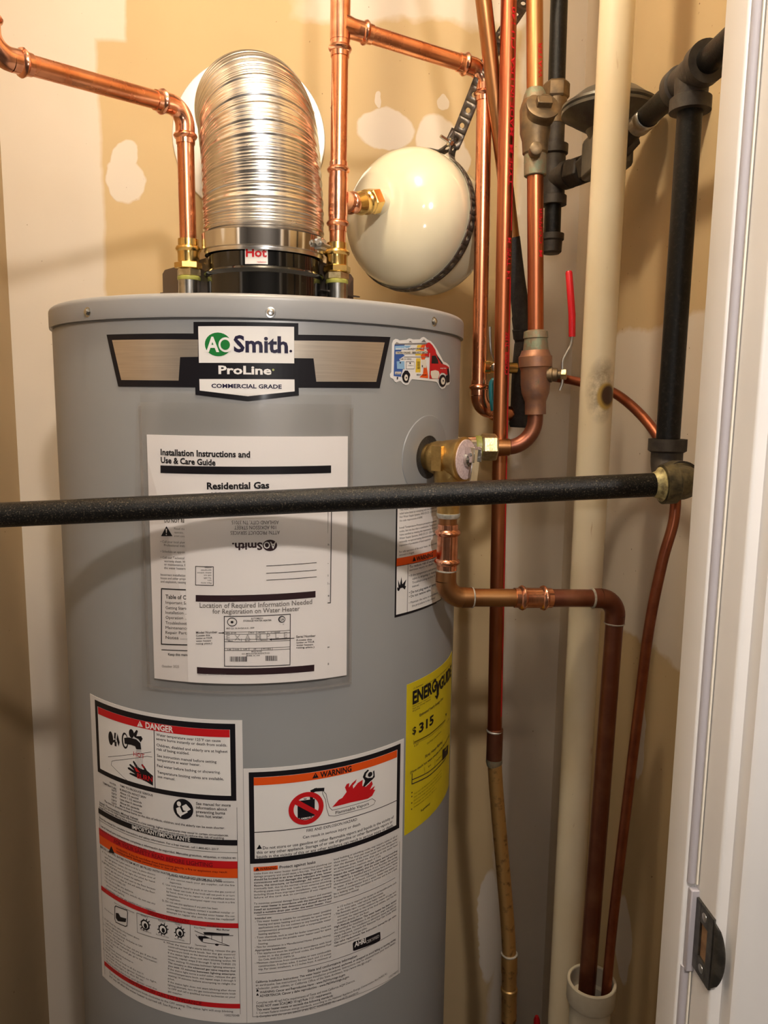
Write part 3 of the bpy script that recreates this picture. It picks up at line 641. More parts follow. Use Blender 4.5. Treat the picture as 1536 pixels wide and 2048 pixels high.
LABELS['danger_label'] = (0.2705, [
('P', 'black', 0, [(-0.2088, 1.0414), (-0.0123, 1.0414), (-0.0123, 0.9496), (-0.2088, 0.9496)]),
('P', 'white', 1, [(-0.2026, 1.0346), (-0.0182, 1.0346), (-0.0182, 0.9556), (-0.2026, 0.9556)]),
('P', 'red', 2, [(-0.2015, 1.0346), (-0.0185, 1.0346), (-0.0185, 1.0255), (-0.2015, 1.0255)]),
('T', 'white', 3, 'DANGER', [-0.1207, 1.0269, -0.0842, 1.0269, 0.0068], 2),
('P', 'white', 3, [(-0.1287, 1.0339), (-0.1244, 1.0272), (-0.1328, 1.0265)]),
('P', 'red', 4, [(-0.1292, 1.0318), (-0.1281, 1.0319), (-0.1286, 1.0292), (-0.1292, 1.0291)]),
('C', 'red', 4, [-0.1289, 1.028, 0.0006, 0.0005]),
('L', 'black', 2, [(-0.1093, 1.0256), (-0.1104, 0.9558)], 0.001),
('T', 'dark', 2, 'Water temperature over 125°F can cause', [-0.1065, 1.0198, -0.0288, 1.0198, 0.0031], 1),
('T', 'dark', 2, 'severe burns instantly or death from scalds.', [-0.1067, 1.0148, -0.0218, 1.0148, 0.0031], 1),
('T', 'dark', 2, 'Children, disabled and elderly are at highest', [-0.1066, 1.0073, -0.0213, 1.0073, 0.0031], 1),
('T', 'dark', 2, 'risk of being scalded.', [-0.1065, 1.0023, -0.0655, 1.0023, 0.0032], 1),
('T', 'dark', 2, 'See instruction manual before setting', [-0.1064, 0.9946, -0.0339, 0.9946, 0.0031], 1),
('T', 'dark', 2, 'temperature at water heater.', [-0.1065, 0.9898, -0.0528, 0.9898, 0.0031], 1),
('T', 'dark', 2, 'Feel water before bathing or showering.', [-0.1067, 0.9823, -0.0296, 0.9823, 0.0031], 1),
('T', 'dark', 2, 'Temperature limiting valves are available,', [-0.1067, 0.9744, -0.0262, 0.9744, 0.0032], 1),
('T', 'dark', 2, 'see manual.', [-0.1064, 0.9692, -0.0837, 0.9692, 0.0031], 1),
('C', 'black', 2, [-0.1776, 1.0014, 0.0044, 0.0086]),
('P', 'black', 2, [(-0.1738, 1.0001), (-0.1689, 1.0024), (-0.1692, 0.9984), (-0.1739, 0.9972)]),
('P', 'black', 2, [(-0.1707, 1.0103), (-0.1676, 1.0105), (-0.1689, 1.0024), (-0.1717, 1.003)]),
('P', 'black', 2, [(-0.1652, 1.0104), (-0.1618, 1.0003), (-0.1639, 0.9946), (-0.1671, 1.0029)]),
('P', 'black', 2, [(-0.171, 0.9979), (-0.1672, 1.0002), (-0.1676, 0.9937), (-0.171, 0.9934)]),
('C', 'black', 2, [-0.1529, 1.0046, 0.0052, 0.0099]),
('C', 'white', 3, [-0.1522, 1.0049, 0.0034, 0.0075]),
('P', 'black', 4, [(-0.1536, 1.0081), (-0.1459, 1.0104), (-0.1347, 1.0105), (-0.1287, 1.007), (-0.1278, 0.9996), (-0.1353, 0.9984), (-0.1367, 1.0016), (-0.143, 1.0021), (-0.1531, 1.0009)]),
('C', 'black', 2, [-0.1421, 1.0157, 0.0039, 0.0054]),
('P', 'black', 2, [(-0.1392, 1.0157), (-0.1342, 1.022), (-0.132, 1.0209), (-0.1346, 1.0141), (-0.1276, 1.0155), (-0.1255, 1.0127), (-0.1287, 1.0077), (-0.1316, 1.0109), (-0.1378, 1.0122)]),
('L', 'dark', 2, [(-0.1841, 0.9763), (-0.147, 0.9887), (-0.1143, 0.9987)], 0.0005),
('L', 'dark', 2, [(-0.1131, 0.9929), (-0.1203, 0.9924), (-0.1704, 0.9757), (-0.1773, 0.9727), (-0.179, 0.9677), (-0.1494, 0.9544)], 0.0005),
('L', 'grey', 2, [(-0.1353, 0.9977), (-0.1377, 0.9725)], 0.0004),
('L', 'grey', 2, [(-0.134, 0.9979), (-0.1352, 0.9744)], 0.0004),
('L', 'grey', 2, [(-0.1328, 0.9982), (-0.1328, 0.9762)], 0.0004),
('L', 'grey', 2, [(-0.1315, 0.9984), (-0.1306, 0.9741)], 0.0004),
('L', 'grey', 2, [(-0.1303, 0.9987), (-0.1282, 0.9759)], 0.0004),
('L', 'grey', 2, [(-0.1291, 0.999), (-0.1259, 0.9777)], 0.0004),
('T', 'red', 4, 'HOT', [-0.1397, 0.9892, -0.1234, 0.9892, 0.0054], 0),
('P', 'black', 2, [(-0.1481, 0.9649), (-0.1464, 0.9666), (-0.1382, 0.9666), (-0.1495, 0.9704), (-0.1503, 0.9719), (-0.1477, 0.973), (-0.1397, 0.9708), (-0.1476, 0.976), (-0.1458, 0.9777), (-0.1371, 0.9746), (-0.1416, 0.9813), (-0.1399, 0.983), (-0.1331, 0.9761), (-0.127, 0.9749), (-0.1247, 0.9753), (-0.1291, 0.9802), (-0.1275, 0.9818), (-0.1238, 0.9787), (-0.121, 0.9748), (-0.1127, 0.9701), (-0.1132, 0.9578), (-0.1216, 0.9606), (-0.1306, 0.9625), (-0.1384, 0.9633)]),
('P', 'red', 3, [(-0.1398, 0.9753), (-0.1363, 0.9748), (-0.1303, 0.9703), (-0.1365, 0.9702)]),
('P', 'red', 3, [(-0.1283, 0.9807), (-0.1268, 0.9816), (-0.1236, 0.9775), (-0.1254, 0.9771)]),
('T', 'red', 4, 'BURN', [-0.1353, 0.9627, -0.1134, 0.9627, 0.0062], 1),
('T', 'dark', 2, 'WATER', [-0.1836, 0.9428, -0.1713, 0.9428, 0.0023], 1),
('T', 'dark', 2, 'TEMPERATURE', [-0.1979, 0.938, -0.1712, 0.938, 0.0024], 1),
('T', 'dark', 2, '160°F', [-0.1801, 0.9347, -0.1709, 0.9347, 0.0024], 1),
('T', 'dark', 2, '150°F', [-0.1803, 0.9304, -0.1711, 0.9304, 0.0025], 1),
('T', 'dark', 2, '140°F', [-0.1806, 0.9262, -0.1714, 0.9262, 0.0025], 1),
('T', 'dark', 2, '130°F', [-0.1809, 0.9218, -0.1716, 0.9218, 0.0024], 1),
('T', 'dark', 2, '120°F', [-0.1811, 0.9178, -0.1718, 0.9178, 0.0025], 1),
('T', 'dark', 2, 'TIME TO PRODUCE SERIOUS', [-0.1643, 0.9446, -0.1141, 0.9446, 0.0025], 1),
('T', 'dark', 2, 'BURNS ON ADULT SKIN', [-0.1646, 0.9398, -0.1239, 0.9398, 0.0025], 1),
('T', 'dark', 2, 'About 1/2 second', [-0.1648, 0.9358, -0.1351, 0.9358, 0.0025], 1),
('T', 'dark', 2, 'About 1 1/2 seconds', [-0.165, 0.9317, -0.1303, 0.9317, 0.0025], 1),
('T', 'dark', 2, 'Less than 5 seconds', [-0.1652, 0.9274, -0.1302, 0.9274, 0.0025], 1),
('T', 'dark', 2, 'About 30 seconds', [-0.1655, 0.9229, -0.1344, 0.9229, 0.0026], 1),
('T', 'dark', 2, 'More than 5 minutes', [-0.1657, 0.9189, -0.1305, 0.9189, 0.0025], 1),
('T', 'dark', 2, 'The time to produce serious burns on the skin of infants, children, and the elderly can be even shorter.', [-0.1958, 0.9152, -0.0258, 0.9152, 0.0026], 1),
('T', 'dark', 2, 'Install Thermostatic Mixing Valves', [-0.2071, 0.9094, -0.1367, 0.9094, 0.0028], 1),
('T', 'dark', 2, 'Even if you set the water heater thermostat to a low setting, higher temperatures may occur in certain circumstances.', [-0.2074, 0.9064, -0.0218, 0.9064, 0.0025], 1),
('T', 'dark', 2, 'Install Thermostatic Mixing Valves (temperature limiting valves) at each point-of-use to reduce the risk of scalding.', [-0.2078, 0.9029, -0.0266, 0.9029, 0.0025], 1),
('C', 'black', 2, [-0.0747, 0.9356, 0.0123, 0.0124]),
('C', 'white', 3, [-0.0797, 0.9414, 0.0026, 0.003]),
('P', 'white', 3, [(-0.0834, 0.9355), (-0.0787, 0.938), (-0.0756, 0.9314), (-0.0698, 0.9341), (-0.0692, 0.9323), (-0.077, 0.9274), (-0.0778, 0.9254), (-0.0822, 0.9299)]),
('P', 'white', 3, [(-0.0761, 0.939), (-0.0709, 0.9423), (-0.0653, 0.9365), (-0.0698, 0.9335), (-0.0743, 0.9342)]),
('T', 'dark', 2, 'See manual for more', [-0.0588, 0.9428, -0.0188, 0.9428, 0.0033], 1),
('T', 'dark', 2, 'information about', [-0.059, 0.9379, -0.0231, 0.9379, 0.0033], 1),
('T', 'dark', 2, 'preventing burns', [-0.0591, 0.9329, -0.0253, 0.9329, 0.0034], 1),
('T', 'dark', 2, 'from hot water.', [-0.0592, 0.928, -0.0275, 0.928, 0.0033], 1),
('P', 'black', 2, [(-0.2106, 0.9019), (-0.0121, 0.9019), (-0.0121, 0.8952), (-0.2106, 0.8952)]),
('T', 'white', 3, 'IMPORTANT/IMPORTANTE', [-0.1464, 0.8965, -0.0671, 0.8965, 0.0049], 1),
('T', 'dark', 2, 'Read the manual for complete instructions and safety information. For a free manual, call 1-800-821-2017.', [-0.2083, 0.8888, -0.0329, 0.8888, 0.0024], 1),
('L', 'dark', 2, [(-0.2107, 0.8864), (-0.0982, 0.8864), (-0.0121, 0.8864)], 0.0004),
('T', 'dark', 2, 'Lea el manual para instrucciones completas e información de seguridad. Manuales gratuitos, etiquetas, o rótulos en', [-0.206, 0.8788, -0.0141, 0.8788, 0.0026], 1),
('T', 'dark', 2, 'español al número llamando gratis al 1-800-821-2017', [-0.2063, 0.8734, -0.114, 0.8734, 0.0026], 1),
('P', 'red', 2, [(-0.2114, 0.8756), (-0.012, 0.8756), (-0.012, 0.8662), (-0.2114, 0.8662)]),
('P', 'orange', 2, [(-0.2112, 0.8665), (-0.0121, 0.8665), (-0.0121, 0.8548), (-0.2112, 0.8548)]),
('T', 'maroon', 3, 'FOR YOUR SAFETY READ BEFORE LIGHTING', [-0.1793, 0.8677, -0.0409, 0.8677, 0.005], 1),
('P', 'black', 3, [(-0.185, 0.8615), (-0.179, 0.8533), (-0.1909, 0.8515)]),
('T', 'maroon', 3, 'WARNING: If you do not follow these instructions exactly, a fire or explosion may result', [-0.1757, 0.8608, -0.024, 0.8608, 0.0026], 1),
('T', 'maroon', 3, 'causing property damage, personal injury or loss of life.', [-0.1759, 0.8574, -0.0832, 0.8574, 0.0027], 1),
('T', 'dark', 2, 'BEFORE LIGHTING: ENTIRE SYSTEM MUST BE FILLED WITH WATER AND AIR PURGED FROM ALL LINES', [-0.2096, 0.85, -0.0308, 0.85, 0.0026], 1),
('T', 'dark', 2, 'A. This appliance has a pilot which is lit by a piezo-electric', [-0.2061, 0.8451, -0.114, 0.8451, 0.0022], 0),
('T', 'dark', 2, 'spark gas ignition system. Do not open the inner door of', [-0.2005, 0.8404, -0.1141, 0.8404, 0.0022], 0),
('T', 'dark', 2, 'the appliance and try to light the pilot by hand.', [-0.2008, 0.8358, -0.1143, 0.8358, 0.0022], 0),
('T', 'dark', 2, 'B. BEFORE LIGHTING smell all around the appliance', [-0.2072, 0.8311, -0.1339, 0.8311, 0.0023], 0),
('T', 'dark', 2, 'area for gas. Be sure to smell next to the floor because', [-0.2015, 0.8264, -0.1146, 0.8264, 0.0022], 0),
('T', 'dark', 2, 'some gas is heavier than air and will settle on the floor.', [-0.2019, 0.8218, -0.1148, 0.8218, 0.0022], 0),
('T', 'dark', 2, 'WHAT TO DO IF YOU SMELL GAS', [-0.2023, 0.8171, -0.1616, 0.8171, 0.0023], 0),
('T', 'dark', 2, '• Do not try to light any appliance.', [-0.2026, 0.8124, -0.1483, 0.8124, 0.0023], 0),
('T', 'dark', 2, '• Do not touch any electric switch; do not use any', [-0.203, 0.8076, -0.1152, 0.8076, 0.0022], 0),
('T', 'dark', 2, 'phone in your building.', [-0.1988, 0.803, -0.1639, 0.803, 0.0023], 0),
('T', 'dark', 2, '• Immediately call your gas supplier from a neighbors', [-0.2037, 0.7982, -0.1156, 0.7982, 0.0022], 0),
('T', 'dark', 2, 'phone. Follow the gas suppliers instructions.', [-0.0944, 0.849, -0.0158, 0.849, 0.0023], 0),
('T', 'dark', 2, '• If you cannot reach your gas supplier, call the fire', [-0.0987, 0.8448, -0.0159, 0.8448, 0.0022], 0),
('T', 'dark', 2, 'department.', [-0.0946, 0.8404, -0.0792, 0.8404, 0.0022], 0),
('T', 'dark', 2, 'C. Use only your hand to push in or turn the gas control', [-0.1046, 0.8362, -0.016, 0.8362, 0.0022], 0),
('T', 'dark', 2, 'knob. Never use tools. If the knob will not push in or turn', [-0.0991, 0.8318, -0.0161, 0.8318, 0.0022], 0),
('T', 'dark', 2, 'by hand, dont try to repair it, call a qualified service', [-0.0993, 0.8276, -0.0161, 0.8276, 0.0022], 0),
('T', 'dark', 2, 'technician. Force or attempted repair may result in a fire', [-0.0994, 0.8232, -0.0162, 0.8232, 0.0022], 0),
('T', 'dark', 2, 'or explosion.', [-0.0996, 0.8189, -0.0812, 0.8189, 0.0023], 0),
('T', 'dark', 2, 'D. Do not use this appliance if any part has been', [-0.1054, 0.8146, -0.0361, 0.8146, 0.0023], 0),
('T', 'dark', 2, 'underwater. Immediately contact a qualified installer or', [-0.0999, 0.8102, -0.0164, 0.8102, 0.0022], 0),
('T', 'dark', 2, 'service agency to replace a flooded water heater. Do not', [-0.1, 0.8059, -0.0165, 0.8059, 0.0022], 0),
('T', 'dark', 2, 'attempt to repair the unit. It must be replaced!', [-0.1001, 0.8016, -0.0165, 0.8016, 0.0023], 0),
('P', 'red', 2, [(-0.2122, 0.7978), (-0.0123, 0.7978), (-0.0123, 0.7917), (-0.2122, 0.7917)]),
('T', 'maroon', 3, 'OPERATING INSTRUCTIONS', [-0.1268, 0.7924, -0.0704, 0.7924, 0.0049], 1),
('L', 'dark', 2, [(-0.1833, 0.7811), (-0.1811, 0.7835), (-0.1608, 0.7859), (-0.1595, 0.783), (-0.1615, 0.7649), (-0.1647, 0.7629), (-0.1825, 0.7612), (-0.1843, 0.7646), (-0.1833, 0.7811)], 0.0012),
('P', 'black', 2, [(-0.1817, 0.7741), (-0.1765, 0.7756), (-0.1728, 0.7722), (-0.1623, 0.7743), (-0.1635, 0.769), (-0.1782, 0.7644), (-0.1821, 0.767)]),
('T', 'dark', 2, 'Gas Control/Thermostat', [-0.1842, 0.7862, -0.1483, 0.7862, 0.0019], 0),
('T', 'dark', 2, 'Pilot Button', [-0.2056, 0.7684, -0.1871, 0.7684, 0.0019], 0),
('L', 'dark', 2, [(-0.1441, 0.7884), (-0.0698, 0.792), (-0.0705, 0.7667), (-0.1444, 0.7625), (-0.1441, 0.7884)], 0.0005),
('C', 'black', 2, [-0.1316, 0.7768, 0.0068, 0.0066]),
('C', 'white', 3, [-0.1316, 0.7768, 0.0048, 0.0048]),
('C', 'black', 4, [-0.1308, 0.7759, 0.0026, 0.0034]),
('L', 'black', 2, [(-0.1255, 0.7786), (-0.1236, 0.7792)], 0.0012),
('L', 'black', 2, [(-0.1268, 0.7747), (-0.1253, 0.7741)], 0.0012),
('L', 'black', 2, [(-0.1299, 0.7716), (-0.1294, 0.7701)], 0.0012),
('L', 'black', 2, [(-0.1337, 0.7704), (-0.1344, 0.7685)], 0.0012),
('L', 'black', 2, [(-0.1367, 0.7716), (-0.1384, 0.77)], 0.0012),
('L', 'black', 2, [(-0.1378, 0.7748), (-0.1397, 0.7741)], 0.0012),
('L', 'black', 2, [(-0.1364, 0.7788), (-0.138, 0.7793)], 0.0012),
('L', 'black', 2, [(-0.1332, 0.782), (-0.1337, 0.7835)], 0.0012),
('L', 'black', 2, [(-0.1295, 0.7832), (-0.1288, 0.785)], 0.0012),
('L', 'black', 2, [(-0.1265, 0.7819), (-0.125, 0.7834)], 0.0012),
('C', 'black', 2, [-0.1058, 0.7782, 0.0061, 0.0066]),
('C', 'white', 3, [-0.1058, 0.7782, 0.0044, 0.0048]),
('C', 'black', 4, [-0.1051, 0.7773, 0.0023, 0.0032]),
('L', 'black', 2, [(-0.1003, 0.7796), (-0.0986, 0.78)], 0.0012),
('L', 'black', 2, [(-0.1015, 0.7758), (-0.1001, 0.7751)], 0.0012),
('L', 'black', 2, [(-0.1043, 0.773), (-0.1038, 0.7714)], 0.0012),
('L', 'black', 2, [(-0.1077, 0.7721), (-0.1083, 0.7703)], 0.0012),
('L', 'black', 2, [(-0.1105, 0.7735), (-0.1119, 0.7721)], 0.0012),
('L', 'black', 2, [(-0.1114, 0.7768), (-0.1132, 0.7763)], 0.0012),
('L', 'black', 2, [(-0.1102, 0.7806), (-0.1116, 0.7813)], 0.0012),
('L', 'black', 2, [(-0.1074, 0.7835), (-0.1078, 0.7851)], 0.0012),
('L', 'black', 2, [(-0.1039, 0.7844), (-0.1033, 0.7862)], 0.0012),
('L', 'black', 2, [(-0.1013, 0.7829), (-0.0999, 0.7842)], 0.0012),
('C', 'black', 2, [-0.0835, 0.7792, 0.0057, 0.0065]),
('C', 'white', 3, [-0.0835, 0.7792, 0.0041, 0.0047]),
('C', 'black', 4, [-0.0828, 0.7782, 0.0022, 0.0032]),
('L', 'black', 2, [(-0.0783, 0.7802), (-0.0767, 0.7804)], 0.0012),
('L', 'black', 2, [(-0.0794, 0.7765), (-0.0781, 0.7757)], 0.0012),
('L', 'black', 2, [(-0.0821, 0.7738), (-0.0816, 0.7723)], 0.0012),
('L', 'black', 2, [(-0.0852, 0.7732), (-0.0858, 0.7714)], 0.0012),
('L', 'black', 2, [(-0.0878, 0.7749), (-0.0891, 0.7735)], 0.0012),
('L', 'black', 2, [(-0.0887, 0.7781), (-0.0903, 0.7778)], 0.0012),
('L', 'black', 2, [(-0.0876, 0.7819), (-0.0889, 0.7826)], 0.0012),
('L', 'black', 2, [(-0.0849, 0.7845), (-0.0854, 0.7861)], 0.0012),
('L', 'black', 2, [(-0.0817, 0.7852), (-0.0812, 0.7869)], 0.0012),
('L', 'black', 2, [(-0.0792, 0.7835), (-0.0779, 0.7847)], 0.0012),
('T', 'dark', 2, 'FIGURE A', [-0.1376, 0.7868, -0.1267, 0.7868, 0.0017], 0),
('T', 'dark', 2, 'FIGURE B', [-0.1121, 0.7876, -0.1022, 0.7876, 0.0016], 0),
('T', 'dark', 2, 'FIGURE C', [-0.0893, 0.7883, -0.0801, 0.7883, 0.0016], 0),
('T', 'dark', 2, 'OFF POSITION', [-0.1393, 0.7676, -0.123, 0.7676, 0.0016], 0),
('T', 'dark', 2, 'PILOT POSITION', [-0.1158, 0.7684, -0.0984, 0.7684, 0.0016], 0),
('T', 'dark', 2, 'ON POSITION', [-0.0906, 0.7689, -0.0779, 0.7689, 0.0016], 0),
('T', 'dark', 2, 'FIGURE D', [-0.049, 0.7917, -0.035, 0.7917, 0.0022], 1),
('T', 'dark', 2, 'Pilot Flame', [-0.065, 0.7879, -0.0511, 0.7879, 0.0021], 0),
('T', 'dark', 2, 'Main Burner', [-0.0378, 0.7882, -0.0222, 0.7882, 0.0021], 1),
('T', 'dark', 2, 'Thermocouple', [-0.0646, 0.7656, -0.0505, 0.7656, 0.002], 0),
('P', 'black', 2, [(-0.0539, 0.7842), (-0.0464, 0.785), (-0.0229, 0.7844), (-0.0229, 0.7827), (-0.0527, 0.7816)]),
('L', 'dark', 2, [(-0.0642, 0.7846), (-0.0527, 0.781), (-0.0187, 0.7822)], 0.0007),
('L', 'dark', 2, [(-0.063, 0.7797), (-0.0567, 0.7725), (-0.053, 0.7709), (-0.0367, 0.7704), (-0.0237, 0.769)], 0.0007),
('L', 'dark', 2, [(-0.0439, 0.7818), (-0.044, 0.7758)], 0.0006),
('L', 'dark', 2, [(-0.0315, 0.7817), (-0.0317, 0.772)], 0.0006),
('C', 'black', 2, [-0.0379, 0.7696, 0.0022, 0.0014]),
('L', 'dark', 2, [(-0.0528, 0.7796), (-0.0232, 0.769)], 0.0006),
('P', 'black', 2, [(-0.0604, 0.7787), (-0.0515, 0.7791), (-0.0465, 0.7769), (-0.0541, 0.7761), (-0.0549, 0.772), (-0.0593, 0.7755)]),
('T', 'dark', 2, '1. STOP! Read the safety information above', [-0.2107, 0.7536, -0.1416, 0.7536, 0.0023], 0),
('T', 'dark', 2, 'before lighting the unit.', [-0.2044, 0.7492, -0.1632, 0.7492, 0.0023], 0),
('T', 'dark', 2, '2. Turn the gas control knob clockwise to OFF', [-0.2114, 0.7448, -0.1371, 0.7448, 0.0023], 0),
('T', 'dark', 2, 'position. See Figure A.', [-0.2051, 0.7403, -0.1671, 0.7403, 0.0023], 0),
('T', 'dark', 2, '3. Wait ten (10) minutes to clear out any gas. If you then', [-0.2121, 0.7358, -0.1159, 0.7358, 0.0023], 0),
('T', 'dark', 2, 'smell gas, STOP! Follow B in the safety information', [-0.2058, 0.7313, -0.116, 0.7313, 0.0023], 0),
('T', 'dark', 2, 'above. If you do not smell gas, go to the', [-0.2062, 0.7268, -0.1378, 0.7268, 0.0023], 0),
('T', 'dark', 2, 'next step.', [-0.2065, 0.7224, -0.1898, 0.7224, 0.0024], 0),
('T', 'dark', 2, '4. Turn the knob counterclockwise to', [-0.2136, 0.7178, -0.1533, 0.7178, 0.0023], 0),
('T', 'dark', 2, 'PILOT. See Figure B.', [-0.2073, 0.7133, -0.1737, 0.7133, 0.0024], 0),
('T', 'dark', 2, '5. Push the gas control knob in all the way in', [-0.2143, 0.7088, -0.137, 0.7088, 0.0023], 0),
('T', 'dark', 2, 'and hold. Press the igniter button to light.', [-0.208, 0.7042, -0.117, 0.7042, 0.0023], 0),
('T', 'dark', 2, 'See if the pilot light is lit after 90 sec', [-0.2083, 0.6998, -0.1374, 0.6998, 0.0023], 0),
('T', 'dark', 2, '*Keep pushing the knob and igniter until the', [-0.2087, 0.6951, -0.1173, 0.6951, 0.0023], 0),
('T', 'dark', 2, '*status light starts blinking on the valve', [-0.209, 0.6906, -0.1378, 0.6906, 0.0023], 0),
('T', 'dark', 2, '6. When the status light starts blinking, release the gas', [-0.1054, 0.761, -0.016, 0.761, 0.0023], 0),
('T', 'dark', 2, 'control/temperature knob. Set the gas control/', [-0.0996, 0.7568, -0.016, 0.7568, 0.0023], 0),
('T', 'dark', 2, 'temperature knob to the desired setting. See Figure C.', [-0.0997, 0.7526, -0.0161, 0.7526, 0.0023], 0),
('T', 'dark', 2, 'If the status light does not start blinking within 90', [-0.0999, 0.7484, -0.0161, 0.7484, 0.0023], 0),
('T', 'dark', 2, 'seconds, repeat steps 3 through 5 up to THREE (3)', [-0.1, 0.7442, -0.0162, 0.7442, 0.0023], 0),
('T', 'dark', 2, 'times, waiting 10 minutes between lighting attempts.', [-0.1001, 0.7399, -0.0163, 0.7399, 0.0023], 0),
('T', 'dark', 2, 'The circuitry in this advanced gas valve requires that', [-0.1003, 0.7356, -0.0163, 0.7356, 0.0023], 1),
('T', 'dark', 2, 'you wait 10 minutes between lighting attempts.', [-0.1004, 0.7314, -0.0164, 0.7314, 0.0023], 1),
('T', 'dark', 2, 'If the status light turns a solid color, release the gas', [-0.1006, 0.7272, -0.0165, 0.7272, 0.0023], 0),
('T', 'dark', 2, 'control/temperature knob, and repeat steps 3 through 5', [-0.1007, 0.7229, -0.0165, 0.7229, 0.0023], 0),
('T', 'dark', 2, 'waiting 10 minutes before attempting to relight the', [-0.1008, 0.7186, -0.0166, 0.7186, 0.0023], 0),
('T', 'dark', 2, 'pilot.', [-0.101, 0.7144, -0.0919, 0.7144, 0.0024], 0),
('T', 'dark', 2, 'If the status light does not start blinking after three', [-0.1011, 0.7101, -0.0167, 0.7101, 0.0023], 0),
('T', 'dark', 2, 'lighting attempts, turn the gas control/temperature knob', [-0.1013, 0.7059, -0.0168, 0.7059, 0.0023], 0),
('T', 'dark', 2, 'to OFF and call a qualified service technician or your', [-0.1014, 0.7015, -0.0169, 0.7015, 0.0024], 0),
('T', 'dark', 2, 'gas supplier.', [-0.1016, 0.6972, -0.0819, 0.6972, 0.0023], 0),
('P', 'red', 2, [(-0.2127, 0.6937), (-0.0118, 0.6937), (-0.0118, 0.6877), (-0.2127, 0.6877)]),
('T', 'maroon', 3, 'TO TURN OFF GAS TO APPLIANCE', [-0.1619, 0.6884, -0.0579, 0.6884, 0.0048], 1),
('T', 'dark', 2, 'Turn the gas control/temperature knob clockwise to the OFF setting. The status light will stop blinking', [-0.2011, 0.6824, -0.0202, 0.6824, 0.0027], 0),
('T', 'dark', 2, 'and stay off after the water heater is turned off. See Figure A.', [-0.2015, 0.6775, -0.0842, 0.6775, 0.0027], 0),
('T', 'dark', 2, '100270048', [-0.0303, 0.6771, -0.0129, 0.6771, 0.0027], 0),
('L', 'dark', 2, [(-0.2085, 0.9044), (-0.2116, 0.7848), (-0.2125, 0.6748)], 0.0004),
('L', 'dark', 2, [(-0.0118, 0.9416), (-0.0123, 0.8012), (-0.0117, 0.6803)], 0.0004),
])
